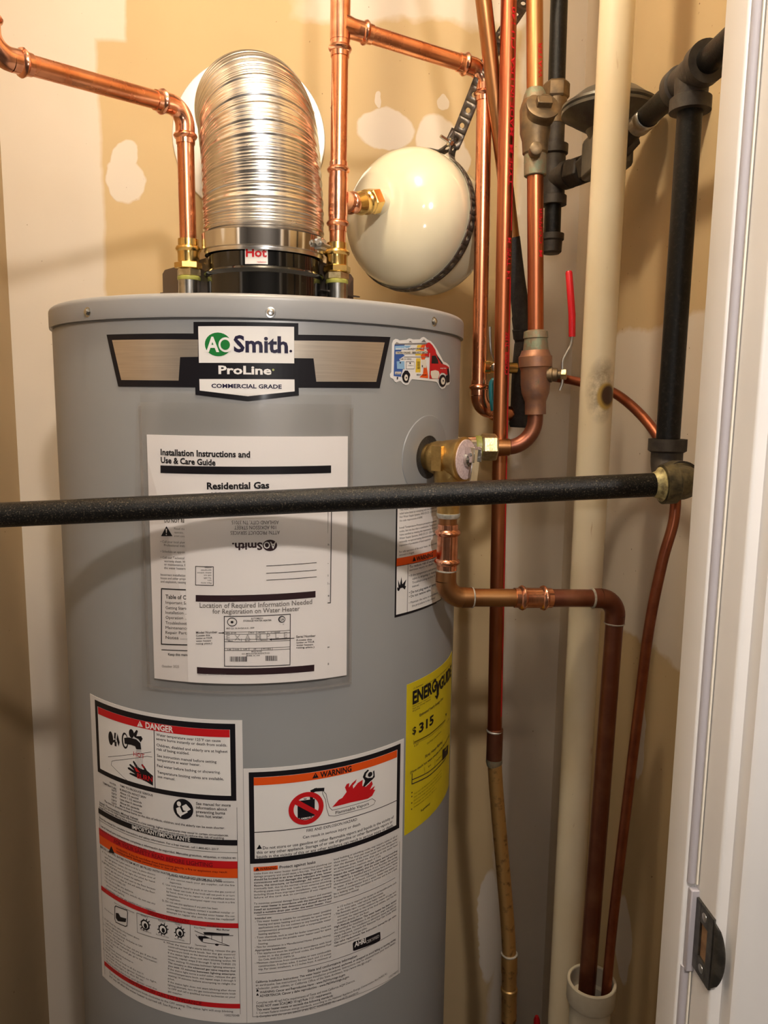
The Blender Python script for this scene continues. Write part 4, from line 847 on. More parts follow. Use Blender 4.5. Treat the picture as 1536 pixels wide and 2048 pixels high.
LABELS['warning_label'] = (0.2705, [
('P', 'black', 0, [(0.0019, 0.9837), (0.1957, 0.9837), (0.1957, 0.8721), (0.0019, 0.8721)]),
('P', 'white', 1, [(0.0075, 0.9776), (0.19, 0.9776), (0.19, 0.8783), (0.0075, 0.8783)]),
('P', 'orange', 2, [(0.0075, 0.9775), (0.1893, 0.9775), (0.1893, 0.968), (0.0075, 0.968)]),
('T', 'black', 3, 'WARNING', [0.083, 0.9696, 0.122, 0.9696, 0.0066], 2),
('P', 'black', 3, [(0.0775, 0.9767), (0.0812, 0.97), (0.0736, 0.97)]),
('P', 'orange', 4, [(0.0771, 0.9747), (0.0779, 0.9747), (0.0776, 0.9722), (0.0772, 0.9723)]),
('L', 'dark', 2, [(0.0076, 0.9111), (0.0882, 0.9111), (0.19, 0.9111)], 0.001),
('P', 'black', 2, [(0.0565, 0.945), (0.0766, 0.9446), (0.0765, 0.9205), (0.0566, 0.921)]),
('P', 'black', 2, [(0.0709, 0.9493), (0.0742, 0.9494), (0.0748, 0.9445), (0.0709, 0.9448)]),
('P', 'black', 2, [(0.0638, 0.9456), (0.0638, 0.9472), (0.0653, 0.9462), (0.0668, 0.9471), (0.0668, 0.9454)]),
('T', 'white', 3, 'FLAMMABLES', [0.0571, 0.9216, 0.0759, 0.9216, 0.0022], 1),
('R', 'red', 4, [0.0666, 0.9347, 0.0205, 0.02], 0.0058),
('P', 'red', 4, [(0.0542, 0.948), (0.057, 0.9466), (0.0835, 0.9272), (0.0801, 0.9226), (0.051, 0.9433)]),
('L', 'black', 2, [(0.0736, 0.9543), (0.0775, 0.9554), (0.0861, 0.9544)], 0.0042),
('L', 'dark', 2, [(0.0855, 0.954), (0.0902, 0.9479), (0.0922, 0.9379), (0.0943, 0.9305), (0.0977, 0.9263), (0.1219, 0.9261), (0.1447, 0.926), (0.1511, 0.9266), (0.1557, 0.9226), (0.1536, 0.9187), (0.1447, 0.9175), (0.1219, 0.9183), (0.1005, 0.9183), (0.0936, 0.9203), (0.0908, 0.9299), (0.0895, 0.9411), (0.0861, 0.9487), (0.0855, 0.954)], 0.0006),
('T', 'dark', 2, 'Flammable Vapors', [0.1019, 0.9203, 0.1463, 0.9203, 0.0037], 1),
('P', 'red', 2, [(0.0977, 0.9301), (0.106, 0.9376), (0.1102, 0.9387), (0.1159, 0.945), (0.1137, 0.9511), (0.1159, 0.9547), (0.1194, 0.9552), (0.1188, 0.9499), (0.1231, 0.9543), (0.129, 0.9577), (0.1276, 0.9539), (0.1239, 0.9507), (0.1246, 0.947), (0.1305, 0.9525), (0.1374, 0.9548), (0.1367, 0.9473), (0.1414, 0.9446), (0.146, 0.9468), (0.15, 0.9499), (0.1516, 0.9452), (0.1477, 0.9393), (0.1549, 0.9421), (0.1525, 0.9378), (0.1555, 0.9369), (0.151, 0.9305), (0.1447, 0.9286), (0.1218, 0.9303)]),
('C', 'black', 3, [0.1475, 0.9588, 0.0032, 0.0031]),
('P', 'black', 3, [(0.1372, 0.9584), (0.1396, 0.9633), (0.1442, 0.9659), (0.1458, 0.9644), (0.1419, 0.9613), (0.1409, 0.9574), (0.1444, 0.955), (0.1507, 0.9539), (0.1523, 0.9563), (0.1515, 0.9615), (0.1535, 0.9623), (0.1543, 0.9536), (0.1507, 0.9511), (0.1468, 0.9494), (0.1405, 0.9456), (0.1374, 0.9457), (0.1405, 0.9526)]),
('T', 'dark', 2, 'FIRE AND EXPLOSION HAZARD', [0.0669, 0.9051, 0.1299, 0.9051, 0.0033], 1),
('T', 'dark', 2, 'Can result in serious injury or death', [0.0624, 0.8976, 0.1345, 0.8976, 0.0033], 1),
('P', 'black', 2, [(0.0129, 0.8958), (0.0159, 0.8905), (0.0096, 0.89)]),
('T', 'black', 2, 'Do not store or use gasoline or other flammable vapors and liquids in the vicinity of', [0.0168, 0.8896, 0.1853, 0.8896, 0.0035], 1),
('T', 'black', 2, 'this or any other appliance. Storage of or use of gasoline or other flammable vapors or', [0.0096, 0.8844, 0.1833, 0.8844, 0.0035], 1),
('T', 'black', 2, 'liquids in the vicinity of this or any other appliance can result in serious injury or death.', [0.0095, 0.879, 0.1849, 0.879, 0.0035], 1),
('P', 'orange', 2, [(0.006, 0.8681), (0.0334, 0.8682), (0.0335, 0.8632), (0.006, 0.8628)]),
('T', 'black', 3, 'WARNING', [0.0131, 0.8639, 0.0318, 0.8639, 0.0033], 1),
('P', 'black', 3, [(0.0104, 0.8679), (0.0125, 0.8639), (0.0078, 0.8636)]),
('T', 'dark', 2, 'Protect against leaks', [0.0355, 0.864, 0.0774, 0.864, 0.0035], 1),
('T', 'dark', 2, 'Leaks from the water heater itself or connected plumbing can', [0.0064, 0.8589, 0.0972, 0.8589, 0.0023], 0),
('T', 'dark', 2, 'damage property and could cause a fire risk. This water heater', [0.0063, 0.8551, 0.0972, 0.8551, 0.0024], 0),
('T', 'dark', 2, 'should be located in an area where leakage of the tank or', [0.0063, 0.8514, 0.0972, 0.8514, 0.0024], 1),
('T', 'dark', 2, 'connections will not damage the adjacent area, lower', [0.0062, 0.8476, 0.0972, 0.8476, 0.0024], 1),
('T', 'dark', 2, 'floors, the structure, or furnishings. All water heaters', [0.0062, 0.8438, 0.0972, 0.8438, 0.0024], 1),
('T', 'dark', 2, 'eventually leak, due to the normal corrosive action of water.', [0.0061, 0.8401, 0.0972, 0.8401, 0.0024], 0),
('T', 'dark', 2, 'Plumbing pipes may also leak. Leaks from external plumbing,', [0.0061, 0.8364, 0.0973, 0.8364, 0.0023], 0),
('T', 'dark', 2, 'including those from improper installation, may cause early', [0.0061, 0.8325, 0.0973, 0.8325, 0.0024], 0),
('T', 'dark', 2, 'failure of the tank due to corrosion if not repaired.', [0.006, 0.8288, 0.0973, 0.8288, 0.0023], 0),
('T', 'dark', 2, 'To minimize potential damage from leaks, inspect and maintain', [0.0059, 0.8212, 0.0973, 0.8212, 0.0024], 0),
('T', 'dark', 2, 'your water heater in accordance with the instruction manual,', [0.0059, 0.8174, 0.0973, 0.8174, 0.0024], 1),
('T', 'dark', 2, 'install an automatic leak detection and shutoff device and', [0.0059, 0.8136, 0.0973, 0.8136, 0.0024], 1),
('T', 'dark', 2, 'install a suitable drain pan under the water heater. Your', [0.0058, 0.8098, 0.0973, 0.8098, 0.0024], 1),
('T', 'dark', 2, 'local building or plumbing codes may require some or all of', [0.0999, 0.8622, 0.192, 0.8622, 0.0024], 0),
('T', 'dark', 2, 'these items. The drain pan must be at least two inches wider', [0.0999, 0.8582, 0.1921, 0.8582, 0.0025], 0),
('T', 'dark', 2, 'than the diameter of the water heater and must be piped to', [0.1, 0.8542, 0.1921, 0.8542, 0.0025], 0),
('T', 'dark', 2, 'an adequate drain. Install the drain pan so the water level', [0.1, 0.8501, 0.1922, 0.8501, 0.0025], 0),
('T', 'dark', 2, 'would be limited to a maximum depth of 1-3/4.', [0.1, 0.8461, 0.1649, 0.8461, 0.0024], 0),
('T', 'dark', 2, 'Inspect the water heater, drain pan, pipes, and surrounding', [0.1, 0.842, 0.1924, 0.842, 0.0025], 1),
('T', 'dark', 2, 'area regularly. Immediately shut the water heater off and have', [0.1, 0.838, 0.1924, 0.838, 0.0025], 1),
('T', 'dark', 2, 'it inspected by a qualified person. If you find that the wiring,', [0.1, 0.834, 0.1925, 0.834, 0.0025], 0),
('T', 'dark', 2, 'thermostat(s), or surrounding insulation have been wetted', [0.1, 0.83, 0.1926, 0.83, 0.0025], 0),
('T', 'dark', 2, 'by water. If leaks are found, contact a qualified person. Note', [0.1, 0.8259, 0.1927, 0.8259, 0.0024], 0),
('T', 'dark', 2, 'Normal condensation from a water heater may appear to', [0.1044, 0.8218, 0.1928, 0.8218, 0.0025], 0),
('T', 'dark', 2, 'be a leaking tank. This condition is normal and is not a leak.', [0.1001, 0.8178, 0.1929, 0.8178, 0.0025], 0),
('T', 'dark', 2, 'See instruction manual.', [0.1001, 0.8138, 0.1334, 0.8138, 0.0025], 0),
('L', 'dark', 2, [(0.0093, 0.8076), (0.0883, 0.8076), (0.1892, 0.8076)], 0.0005),
('T', 'dark', 2, 'Intended use:', [0.0068, 0.8025, 0.0261, 0.8025, 0.0024], 1),
('T', 'dark', 2, '- This water heater is suitable for combination water (potable)', [0.0067, 0.7984, 0.0966, 0.7984, 0.0024], 0),
('T', 'dark', 2, 'heating and space heating and not suitable for space heating', [0.0108, 0.7944, 0.0966, 0.7944, 0.0024], 0),
('T', 'dark', 2, 'applications only. Do not connect to any heating system or', [0.0108, 0.7903, 0.0966, 0.7903, 0.0024], 0),
('T', 'dark', 2, 'component(s) previously used with a nonpotable water', [0.0107, 0.7862, 0.0966, 0.7862, 0.0024], 0),
('T', 'dark', 2, 'heating appliance.', [0.0107, 0.7822, 0.0356, 0.7822, 0.0024], 0),
('T', 'dark', 2, '- Toxic chemicals, such as used for boiler treatment, must not', [0.0065, 0.778, 0.0967, 0.778, 0.0024], 0),
('T', 'dark', 2, 'be introduced into the potable water heater used for space', [0.0106, 0.774, 0.0967, 0.774, 0.0024], 0),
('T', 'dark', 2, 'heating.', [0.0105, 0.7698, 0.0217, 0.7698, 0.0024], 0),
('T', 'dark', 2, '- Not for installation in a Manufactured Home (Mobile Home).', [0.0063, 0.7658, 0.0967, 0.7658, 0.0024], 0),
('T', 'dark', 2, 'Appropriate Installation:', [0.0063, 0.7616, 0.0425, 0.7616, 0.0024], 1),
('T', 'dark', 2, '- This appliance must be installed in accordance with local', [0.0062, 0.7575, 0.0967, 0.7575, 0.0024], 0),
('T', 'dark', 2, 'codes or, in the absence of local codes, the National Fuel', [0.0103, 0.7534, 0.0967, 0.7534, 0.0025], 0),
('T', 'dark', 2, 'Gas Code, ANSI Z223.1/NFPA 54.', [0.0103, 0.7493, 0.0521, 0.7493, 0.0024], 0),
('T', 'dark', 2, '- Minimum clearances from combustibles or vent combustible', [0.006, 0.7452, 0.0967, 0.7452, 0.0024], 0),
('T', 'dark', 2, 'construction, 0 inches sides, 0 inches back and 12 inches', [0.0102, 0.741, 0.0968, 0.741, 0.0025], 0),
('T', 'dark', 2, 'top. For closet installation, 6-1/2 inches front. A minimum of', [0.0101, 0.7369, 0.0968, 0.7369, 0.0025], 0),
('T', 'dark', 2, '6-1/2 inches is required for access to serviceable parts such', [0.1046, 0.7992, 0.1913, 0.7992, 0.0025], 0),
('T', 'dark', 2, 'as the drain valve, relief valve and thermostat.', [0.1046, 0.7951, 0.1697, 0.7951, 0.0025], 0),
('T', 'dark', 2, '- This flammable vapor resistant water heater must be', [0.1006, 0.791, 0.1725, 0.791, 0.0025], 0),
('T', 'dark', 2, 'connected (vented) to the outdoors by means of a gas vent', [0.1047, 0.7869, 0.1915, 0.7869, 0.0025], 0),
('T', 'dark', 2, 'and meet the requirements of the local utilities, and may be', [0.1047, 0.7827, 0.1916, 0.7827, 0.0025], 0),
('T', 'dark', 2, 'installed directly on the floor.', [0.1047, 0.7786, 0.1482, 0.7786, 0.0025], 0),
('T', 'dark', 2, 'High Altitude Installation: This water heater has been tested', [0.1007, 0.7744, 0.1918, 0.7744, 0.0025], 1),
('T', 'dark', 2, 'and certified for installation in the elevation range indicated on', [0.1007, 0.7702, 0.1919, 0.7702, 0.0026], 0),
('T', 'dark', 2, 'the rating plate. For installation at elevations above the altitude', [0.1007, 0.7661, 0.192, 0.7661, 0.0025], 0),
('T', 'dark', 2, 'range indicated, consult the National Fuel Gas Code ANSI', [0.1007, 0.762, 0.192, 0.762, 0.0026], 0),
('T', 'dark', 2, 'Z223.1/NFPA or local gas utility.', [0.1007, 0.7578, 0.1457, 0.7578, 0.0025], 0),
('T', 'dark', 2, 'Gas valve replacement: See instruction manual for gas valve', [0.1007, 0.7536, 0.1922, 0.7536, 0.0025], 1),
('T', 'dark', 2, 'replacement instructions.', [0.1007, 0.7494, 0.1349, 0.7494, 0.0025], 0),
('P', 'black', 2, [(0.1253, 0.7456), (0.1268, 0.7473), (0.1626, 0.7452), (0.1656, 0.7446), (0.1663, 0.7344), (0.164, 0.7324), (0.1277, 0.7351), (0.1259, 0.7358)]),
('T', 'white', 3, 'AHRI', [0.1277, 0.74, 0.1434, 0.74, 0.0063], 2),
('T', 'lgrey', 3, 'CERTIFIED', [0.1442, 0.738, 0.1639, 0.738, 0.0039], 1),
('L', 'dark', 2, [(0.0098, 0.7327), (0.0883, 0.7327), (0.1897, 0.7327)], 0.0005),
('T', 'dark', 2, 'State and conformance information', [0.0678, 0.7254, 0.1313, 0.7254, 0.0034], 1),
('T', 'dark', 2, 'California Installation Instructions: This water heater must be braced, anchored, or strapped to avoid falling or moving during', [0.0067, 0.7205, 0.1919, 0.7205, 0.0028], 1),
('T', 'dark', 2, 'an earthquake. See instructions for correct installation procedures. Instructions may be obtained from your local dealer,', [0.0067, 0.7162, 0.192, 0.7162, 0.0028], 0),
('T', 'dark', 2, 'wholesaler, public utilities, or California Office of the State Architect, http://www.dsa.dgs.ca.gov.', [0.0066, 0.7118, 0.153, 0.7118, 0.0028], 0),
('P', 'black', 2, [(0.0086, 0.7128), (0.0104, 0.7092), (0.007, 0.7091)]),
('T', 'dark', 2, 'WARNING: Cancer and Reproductive Harm - www.P65Warnings.ca.gov.', [0.0112, 0.7066, 0.1158, 0.7066, 0.0029], 1),
('P', 'black', 2, [(0.0086, 0.7074), (0.0103, 0.7039), (0.007, 0.7039)]),
('T', 'dark', 2, 'ADVERTENCIA: Cáncer y daño reproductivo - www.P65Warnings.ca.gov.', [0.0111, 0.7018, 0.121, 0.7018, 0.003], 1),
('T', 'dark', 2, 'Complies with 40 ng/J NOx requirements of Texas and most California AQM Districts.', [0.007, 0.6932, 0.1288, 0.6932, 0.0029], 0),
('T', 'dark', 2, 'DOES NOT meet SCAQMD 10 ng/J Rule 1121 requirements.', [0.007, 0.6886, 0.0976, 0.6886, 0.003], 1),
('T', 'dark', 2, 'This water heater meets or exceeds the following standards:', [0.0072, 0.684, 0.0995, 0.684, 0.0029], 1),
('T', 'dark', 2, '1. Current Federal minimum energy standards, according to the National Appliance Energy Conservation Act (NAECA).', [0.0073, 0.6797, 0.1781, 0.6797, 0.0028], 0),
('T', 'dark', 2, '2. Complies with the current edition of the IECC, ASHRAE/IES 90.1 and HUD standards.', [0.0072, 0.675, 0.1341, 0.675, 0.0028], 0),
('T', 'dark', 2, '100298001', [0.181, 0.6722, 0.198, 0.6722, 0.0029], 0),
('L', 'dark', 2, [(0.0021, 0.8723), (0.0026, 0.6764), (0.0884, 0.6774), (0.198, 0.6683), (0.1963, 0.8537)], 0.0004),
])
LABELS['energy_guide_label'] = (0.2705, [
('T', 'black', 2, 'ENERG', [0.2167, 1.0282, 0.274, 1.0282, 0.0157], 3),
('T', 'black', 2, 'GUIDE', [0.2852, 1.0247, 0.3443, 1.0247, 0.0157], 3),
('P', 'black', 2, [(0.2722, 1.0405), (0.2771, 1.0401), (0.2802, 1.0334), (0.2824, 1.0384), (0.2869, 1.0384), (0.2831, 1.0267), (0.2828, 1.0205), (0.2847, 1.0211), (0.2776, 1.0142), (0.2703, 1.022), (0.2761, 1.0202), (0.2756, 1.0293)]),
('T', 'dark', 2, 'U.S. Government', [0.2177, 1.047, 0.2387, 1.047, 0.0022], 0),
('T', 'dark', 2, 'Federal law prohibits removal of this label before consumer purchase', [0.2448, 1.0444, 0.3372, 1.0444, 0.002], 0),
('T', 'dark', 2, 'Water Heater - Natural Gas', [0.2166, 1.0241, 0.2581, 1.0241, 0.0018], 0),
('T', 'dark', 2, 'Tank Size (Storage Volume)', [0.2167, 1.0209, 0.2582, 1.0209, 0.0019], 0),
('T', 'dark', 2, '40 gallons', [0.2167, 1.0178, 0.2327, 1.0178, 0.0019], 0),
('T', 'dark', 2, 'Estimated Yearly Energy Cost', [0.232, 1.007, 0.3002, 1.007, 0.0036], 1),
('T', 'black', 2, '$', [0.2175, 0.9877, 0.2252, 0.9877, 0.0092], 1),
('T', 'black', 2, '315', [0.2313, 0.9856, 0.2682, 0.9856, 0.0117], 2),
('P', 'olived', 1, [(0.2217, 0.9774), (0.2576, 0.9749), (0.2861, 0.9749), (0.3133, 0.9733), (0.3135, 0.9716), (0.2862, 0.9729), (0.2577, 0.973), (0.2217, 0.9755)]),
('L', 'dark', 2, [(0.2201, 0.9798), (0.2202, 0.9746)], 0.0005),
('L', 'dark', 2, [(0.2202, 0.9746), (0.2578, 0.9711), (0.2864, 0.9709), (0.3145, 0.9708)], 0.0004),
('P', 'dark', 1, [(0.3136, 0.9807), (0.3207, 0.9793), (0.318, 0.9758)]),
('T', 'dark', 2, '$ 297', [0.2218, 0.9702, 0.2308, 0.9702, 0.0022], 0),
('T', 'dark', 2, '$ 440', [0.3215, 0.9646, 0.3357, 0.9646, 0.0023], 0),
('T', 'dark', 2, 'Cost Range of Similar Models', [0.2507, 0.9628, 0.2957, 0.9628, 0.0021], 0),
('T', 'dark', 2, 'First Hour Rating', [0.2472, 0.9454, 0.3015, 0.9454, 0.004], 1),
('T', 'dark', 2, '(How much hot water you get in the first hour of use)', [0.2145, 0.9369, 0.3431, 0.9369, 0.0034], 1),
('L', 'dark', 2, [(0.2184, 0.9359), (0.2184, 0.922), (0.2551, 0.9171), (0.2897, 0.9158), (0.3212, 0.9143)], 0.0014),
('L', 'dark', 2, [(0.2187, 0.9277), (0.2548, 0.9228), (0.2894, 0.9213), (0.3182, 0.9198)], 0.0012),
('L', 'dark', 2, [(0.2461, 0.9338), (0.2464, 0.9248)], 0.0004),
('L', 'dark', 2, [(0.2754, 0.9319), (0.2753, 0.9222)], 0.0004),
('T', 'dark', 2, 'low', [0.2558, 0.9292, 0.2635, 0.9292, 0.0024], 0),
('T', 'dark', 2, 'medium', [0.2798, 0.9272, 0.2981, 0.9272, 0.0024], 0),
('P', 'black', 3, [(0.3026, 0.934), (0.3333, 0.9281), (0.3329, 0.9151), (0.3029, 0.9188)]),
('T', 'gold', 4, 'high', [0.3125, 0.9272, 0.3239, 0.9272, 0.0028], 1),
('T', 'olived', 2, 'Your cost will depend on your utility rates and use.', [0.2226, 0.9057, 0.3009, 0.9057, 0.002], 0),
('T', 'olived', 2, 'Cost range based only on standard capacity models.', [0.2228, 0.9012, 0.3013, 0.9012, 0.0019], 0),
('T', 'olived', 2, 'Estimated energy cost based on a national average', [0.2229, 0.8966, 0.3016, 0.8966, 0.002], 0),
('T', 'olived', 2, 'natural gas cost of $0.91 per therm.', [0.223, 0.8921, 0.2777, 0.8921, 0.002], 0),
('T', 'olived', 2, 'Estimated yearly energy use: 238 therms.', [0.2232, 0.8876, 0.284, 0.8876, 0.002], 0),
('C', 'dark', 1, [0.219, 0.9101, 0.0012, 0.001]),
('C', 'dark', 1, [0.2189, 0.9049, 0.0012, 0.001]),
('C', 'dark', 1, [0.219, 0.8961, 0.0012, 0.001]),
('C', 'dark', 1, [0.219, 0.8877, 0.0012, 0.001]),
('T', 'dark', 2, 'ftc.gov/energy', [0.2392, 0.8751, 0.2633, 0.8751, 0.0032], 1),
])
LABELS['relief_valve_label'] = (0.2705, [
('P', 'black', 0, [(0.1833, 1.2782), (0.2772, 1.2775), (0.2848, 1.1467), (0.1833, 1.1476)]),
('P', 'white', 1, [(0.1843, 1.2779), (0.2754, 1.2774), (0.2827, 1.1482), (0.1845, 1.1487)]),
('T', 'dark', 2, 'This water heater is provided with a properly rated', [0.1875, 1.2734, 0.2631, 1.2734, 0.0023], 0),
('T', 'dark', 2, 'relief valve listed as complying with the standard for', [0.1876, 1.269, 0.2632, 1.269, 0.0024], 0),
('T', 'dark', 2, 'Hot Water Supply Systems, ANSI Z21.22 - CSA 4.4 and', [0.1877, 1.2648, 0.2635, 1.2648, 0.0024], 0),
('T', 'dark', 2, 'the code requirements of ASME.', [0.1878, 1.2604, 0.23, 1.2604, 0.0024], 0),
('T', 'dark', 2, 'Install Temperature-Pressure protective equipment', [0.1876, 1.252, 0.2641, 1.252, 0.0024], 0),
('T', 'dark', 2, 'codes, but not less than a combination Temperature', [0.1877, 1.2478, 0.2643, 1.2478, 0.0024], 0),
('T', 'dark', 2, 'Valve certified as meeting the requirements for Relief', [0.1878, 1.2436, 0.2645, 1.2436, 0.0024], 0),
('T', 'dark', 2, 'Water Supply Systems, ANSI Z21.22 - CSA 4.4, by a', [0.1879, 1.2394, 0.2647, 1.2394, 0.0024], 0),
('T', 'dark', 2, 'nationally recognized testing laboratory that maintains', [0.188, 1.2352, 0.2649, 1.2352, 0.0024], 0),
('T', 'dark', 2, 'inspection of production of listed equipment', [0.1881, 1.231, 0.2497, 1.231, 0.0024], 0),
('T', 'dark', 2, 'For safe operation of the water heater, the relief valve', [0.1879, 1.2232, 0.2655, 1.2232, 0.0024], 0),
('T', 'dark', 2, 'removed or plugged.', [0.188, 1.2194, 0.2144, 1.2194, 0.0024], 0),
('P', 'orange', 2, [(0.184, 1.2172), (0.2658, 1.2164), (0.2663, 1.2066), (0.1837, 1.2079)]),
('T', 'black', 3, 'WARNING', [0.2188, 1.209, 0.2556, 1.209, 0.0054], 2),
('P', 'black', 3, [(0.2141, 1.2155), (0.218, 1.2095), (0.2113, 1.2095)]),
('L', 'dark', 2, [(0.1837, 1.2077), (0.2664, 1.2059)], 0.0007),
('L', 'dark', 2, [(0.2034, 1.2081), (0.2034, 1.1489)], 0.0007),
('T', 'dark', 2, 'To reduce risk of explosion,', [0.206, 1.2022, 0.2694, 1.2022, 0.0031], 1),
('T', 'dark', 2, 'serious injury or death:', [0.2061, 1.1984, 0.2587, 1.1984, 0.0027], 0),
('T', 'dark', 2, '• If the temperature and pressure', [0.2056, 1.1915, 0.27, 1.1915, 0.0027], 0),
('T', 'dark', 2, 'valve is dripping or leaking', [0.2115, 1.1868, 0.2663, 1.1868, 0.0027], 0),
('T', 'dark', 2, 'Troubleshooting section of', [0.2117, 1.182, 0.2626, 1.182, 0.0027], 0),
('T', 'dark', 2, 'manual.', [0.2118, 1.1774, 0.2255, 1.1774, 0.0027], 0),
('T', 'black', 2, '• Do not plug valve or remove.', [0.2061, 1.1704, 0.271, 1.1704, 0.0032], 1),
('T', 'black', 2, '• Do not remove valve.', [0.2062, 1.1655, 0.2524, 1.1655, 0.0031], 1),
('T', 'dark', 2, '• Maintain the valve in accordance', [0.206, 1.158, 0.2717, 1.158, 0.0027], 0),
('T', 'dark', 2, 'the procedure in the manual', [0.2119, 1.1532, 0.2642, 1.1532, 0.0028], 0),
('P', 'black', 2, [(0.1859, 1.1784), (0.1852, 1.1821), (0.1875, 1.1813), (0.1865, 1.1913), (0.1899, 1.1839), (0.1921, 1.1937), (0.194, 1.1845), (0.2007, 1.1894), (0.1983, 1.182), (0.2006, 1.181), (0.1984, 1.1772), (0.1949, 1.1801), (0.1908, 1.1802), (0.1884, 1.177)]),
])

# ================================================================== setting
YB, XR, XL, ZT = 1.47, 0.4497, -0.59, 2.44        # closet: back, right, left, ceiling
struct(MB().box((-1.5, -1.9, -0.05), (1.5, 1.60, 0.0)).build('floor', 'floor_concrete'))
struct(MB().box((-1.5, -1.9, ZT), (1.5, 1.60, ZT + 0.05)).build('ceiling', 'ceiling_paint'))
struct(MB().box((-0.75, YB, 0), (0.60, YB + .05, ZT)).build('wall_back', 'drywall_back'))
struct(MB().box((XL - .05, 0.575, 0), (XL, YB, ZT)).build('wall_left', 'drywall_left'))
struct(MB().box((XR, 0.575, 0), (XR + .05, YB, ZT)).build('wall_right', 'drywall_right'))
JR, JL, HD = 0.30, -0.58, 2.26                      # rough opening of the closet door
fw = MB().box((-1.5, 0.503, 0), (JL, 0.572, ZT)).box((JR, 0.503, 0), (1.5, 0.572, ZT)).box((JL, 0.503, HD), (JR, 0.572, ZT))
struct(fw.build('wall_front', 'wall_paint'))
struct(MB().box((-1.55, -1.9, 0), (-1.5, 0.503, ZT)).build('wall_hallway_left', 'wall_paint'))
struct(MB().box((1.5, -1.9, 0), (1.55, 0.503, ZT)).build('wall_hallway_right', 'wall_paint'))
struct(MB().box((-1.5, -1.95, 0), (1.5, -1.9, ZT)).build('wall_hallway_rear', 'wall_paint'))

# door frame on the right of the view, with stop, weatherstrip and strike plate
XJ = 0.280
door = bpy.data.objects.new('door_1', None); COL.objects.link(door); door.location = (XJ, 0.53, 0); struct(door, 'white painted closet door frame at the right edge', 'door frame')
def rounded_bar(x0, x1, y0, y1, z0, z1, r, name, mt):
    pts = []
    for cx, cy, a0 in ((x0 + r, y0 + r, pi), (x1 - r, y0 + r, 1.5 * pi), (x1 - r, y1 - r, 0), (x0 + r, y1 - r, .5 * pi)):
        for k in range(5):
            a = a0 + k * pi / 8; pts.append((cx + r * cos(a), cy + r * sin(a), z0))
    return MB().prism(pts, (0, 0, z1 - z0)).build(name, mt, door, sharp=50)
rounded_bar(XJ, JR, 0.500, 0.578, 0, HD, 0.0025, 'jamb', 'white_paint')
rounded_bar(XJ - .0095, XJ + .004, 0.533, 0.566, 0, HD - .02, 0.0022, 'door_stop', 'white_paint')
ws = MB().sweep([(XJ - .0045, 0.5322, 0), (XJ - .0045, 0.5322, 0.964)], 0.0032, 12).sweep([(XJ - .0045, 0.5322, 1.035), (XJ - .0045, 0.5322, HD - .03)], 0.0032, 12)
ws.build('weatherstrip', 'weatherstrip', door)
MB().box((XJ - .0022, .5280, 0), (XJ - .0008, .5300, .964)).box((XJ - .0022, .5280, 1.035), (XJ - .0008, .5300, HD - .03)).build('weatherstrip_edge', 'cream_edge', door)
rounded_bar(JL, JL + .02, 0.500, 0.578, 0, HD, 0.0025, 'jamb', 'white_paint')
rounded_bar(JL + .017, JL + .0295, 0.533, 0.566, 0, HD - .02, 0.0022, 'door_stop', 'white_paint')
MB().box((JL, 0.500, HD - .02), (JR, 0.578, HD)).build('head_jamb', 'white_paint', door, bevel=.0015)
# strike plate with two screws, latch hole and curled lip
sp = MB()
ZS = 0.997
plate = [(-.0335, -.026), (-.0335, .026), (-.020, .0285), (-.008, .0285), (-.004, .024), (.0, .0225)]
xs = XJ - .0009
def spq(y0, y1, z0, z1): sp.box((xs - .0008, .5005 + y0, ZS + z0), (xs + .0008, .5005 + y1, ZS + z1))
spq(.000, .0065, -.0285, .0285); spq(.0185, .030, -.0285, .0285); spq(.0065, .0185, .0145, .0285); spq(.0065, .0185, -.0285, -.0145)
lip = []
for z in [i / 14 for i in range(15)]:
    zz = -.0285 + .057 * z; h = 0.0085 * (1 - (2 * z - 1) ** 2) ** .6 + 0.0015
    row = []
    for k in range(7):
        a = k / 6 * 1.35; row.append((xs + h * (1 - cos(a)) * .75, .5005 - h * sin(a) * .9, ZS + zz * (1 - .10 * k / 6)))
    lip.append(row)
vs = [p for row in lip for p in row]; fs = [(i * 7 + k, i * 7 + k + 1, (i + 1) * 7 + k + 1, (i + 1) * 7 + k) for i in range(14) for k in range(6)]
sp.add(vs, fs)
spo = sp.build('strike_plate', 'strike_bronze', door)
spo['label'] = 'dark bronze strike plate with curled lip'
q = spo.modifiers.new('thick', 'SOLIDIFY'); q.thickness = .0008; q.offset = 0
for z in (-.0212, .0212):
    MB().lathe((xs - .0004, .5130, ZS + z), (-1, 0, 0), [(0, .0036), (.0008, .0034), (.0012, .0022)], 16).build('screw', 'zinc', spo)
MB().box((XJ - .0003, .5075, ZS - .0142), (XJ - .0001, .5185, ZS + .0142)).build('latch_hole', 'raw_wood', spo)
MB().box((XJ - .0062, .5265, ZS - .035), (XJ + .0005, .5325, ZS + .034)).build('patch_block', 'weatherstrip', door, bevel=.001)
# casing on the hallway side
cs = MB()
prof = [(.2885, .4985), (.2885, .486), (.291, .4835), (.300, .4825), (.330, .480), (.345, .4815), (.352, .487), (.352, .503), (.2885, .503)]
cs.prism([(a, b_, 0) for a, b_ in prof], (0, 0, HD + .06))
struct(cs.build('trim_1', 'white_paint', sharp=40), 'white door casing along the right edge', 'trim')
cs = MB().prism([(-a - .28, b_, 0) for a, b_ in prof], (0, 0, HD + .06)); struct(cs.build('trim_2', 'white_paint', sharp=40))
struct(MB().box((-.57, .486, HD), (.2885, .503, HD + .06)).build('trim_3', 'white_paint', bevel=.003))

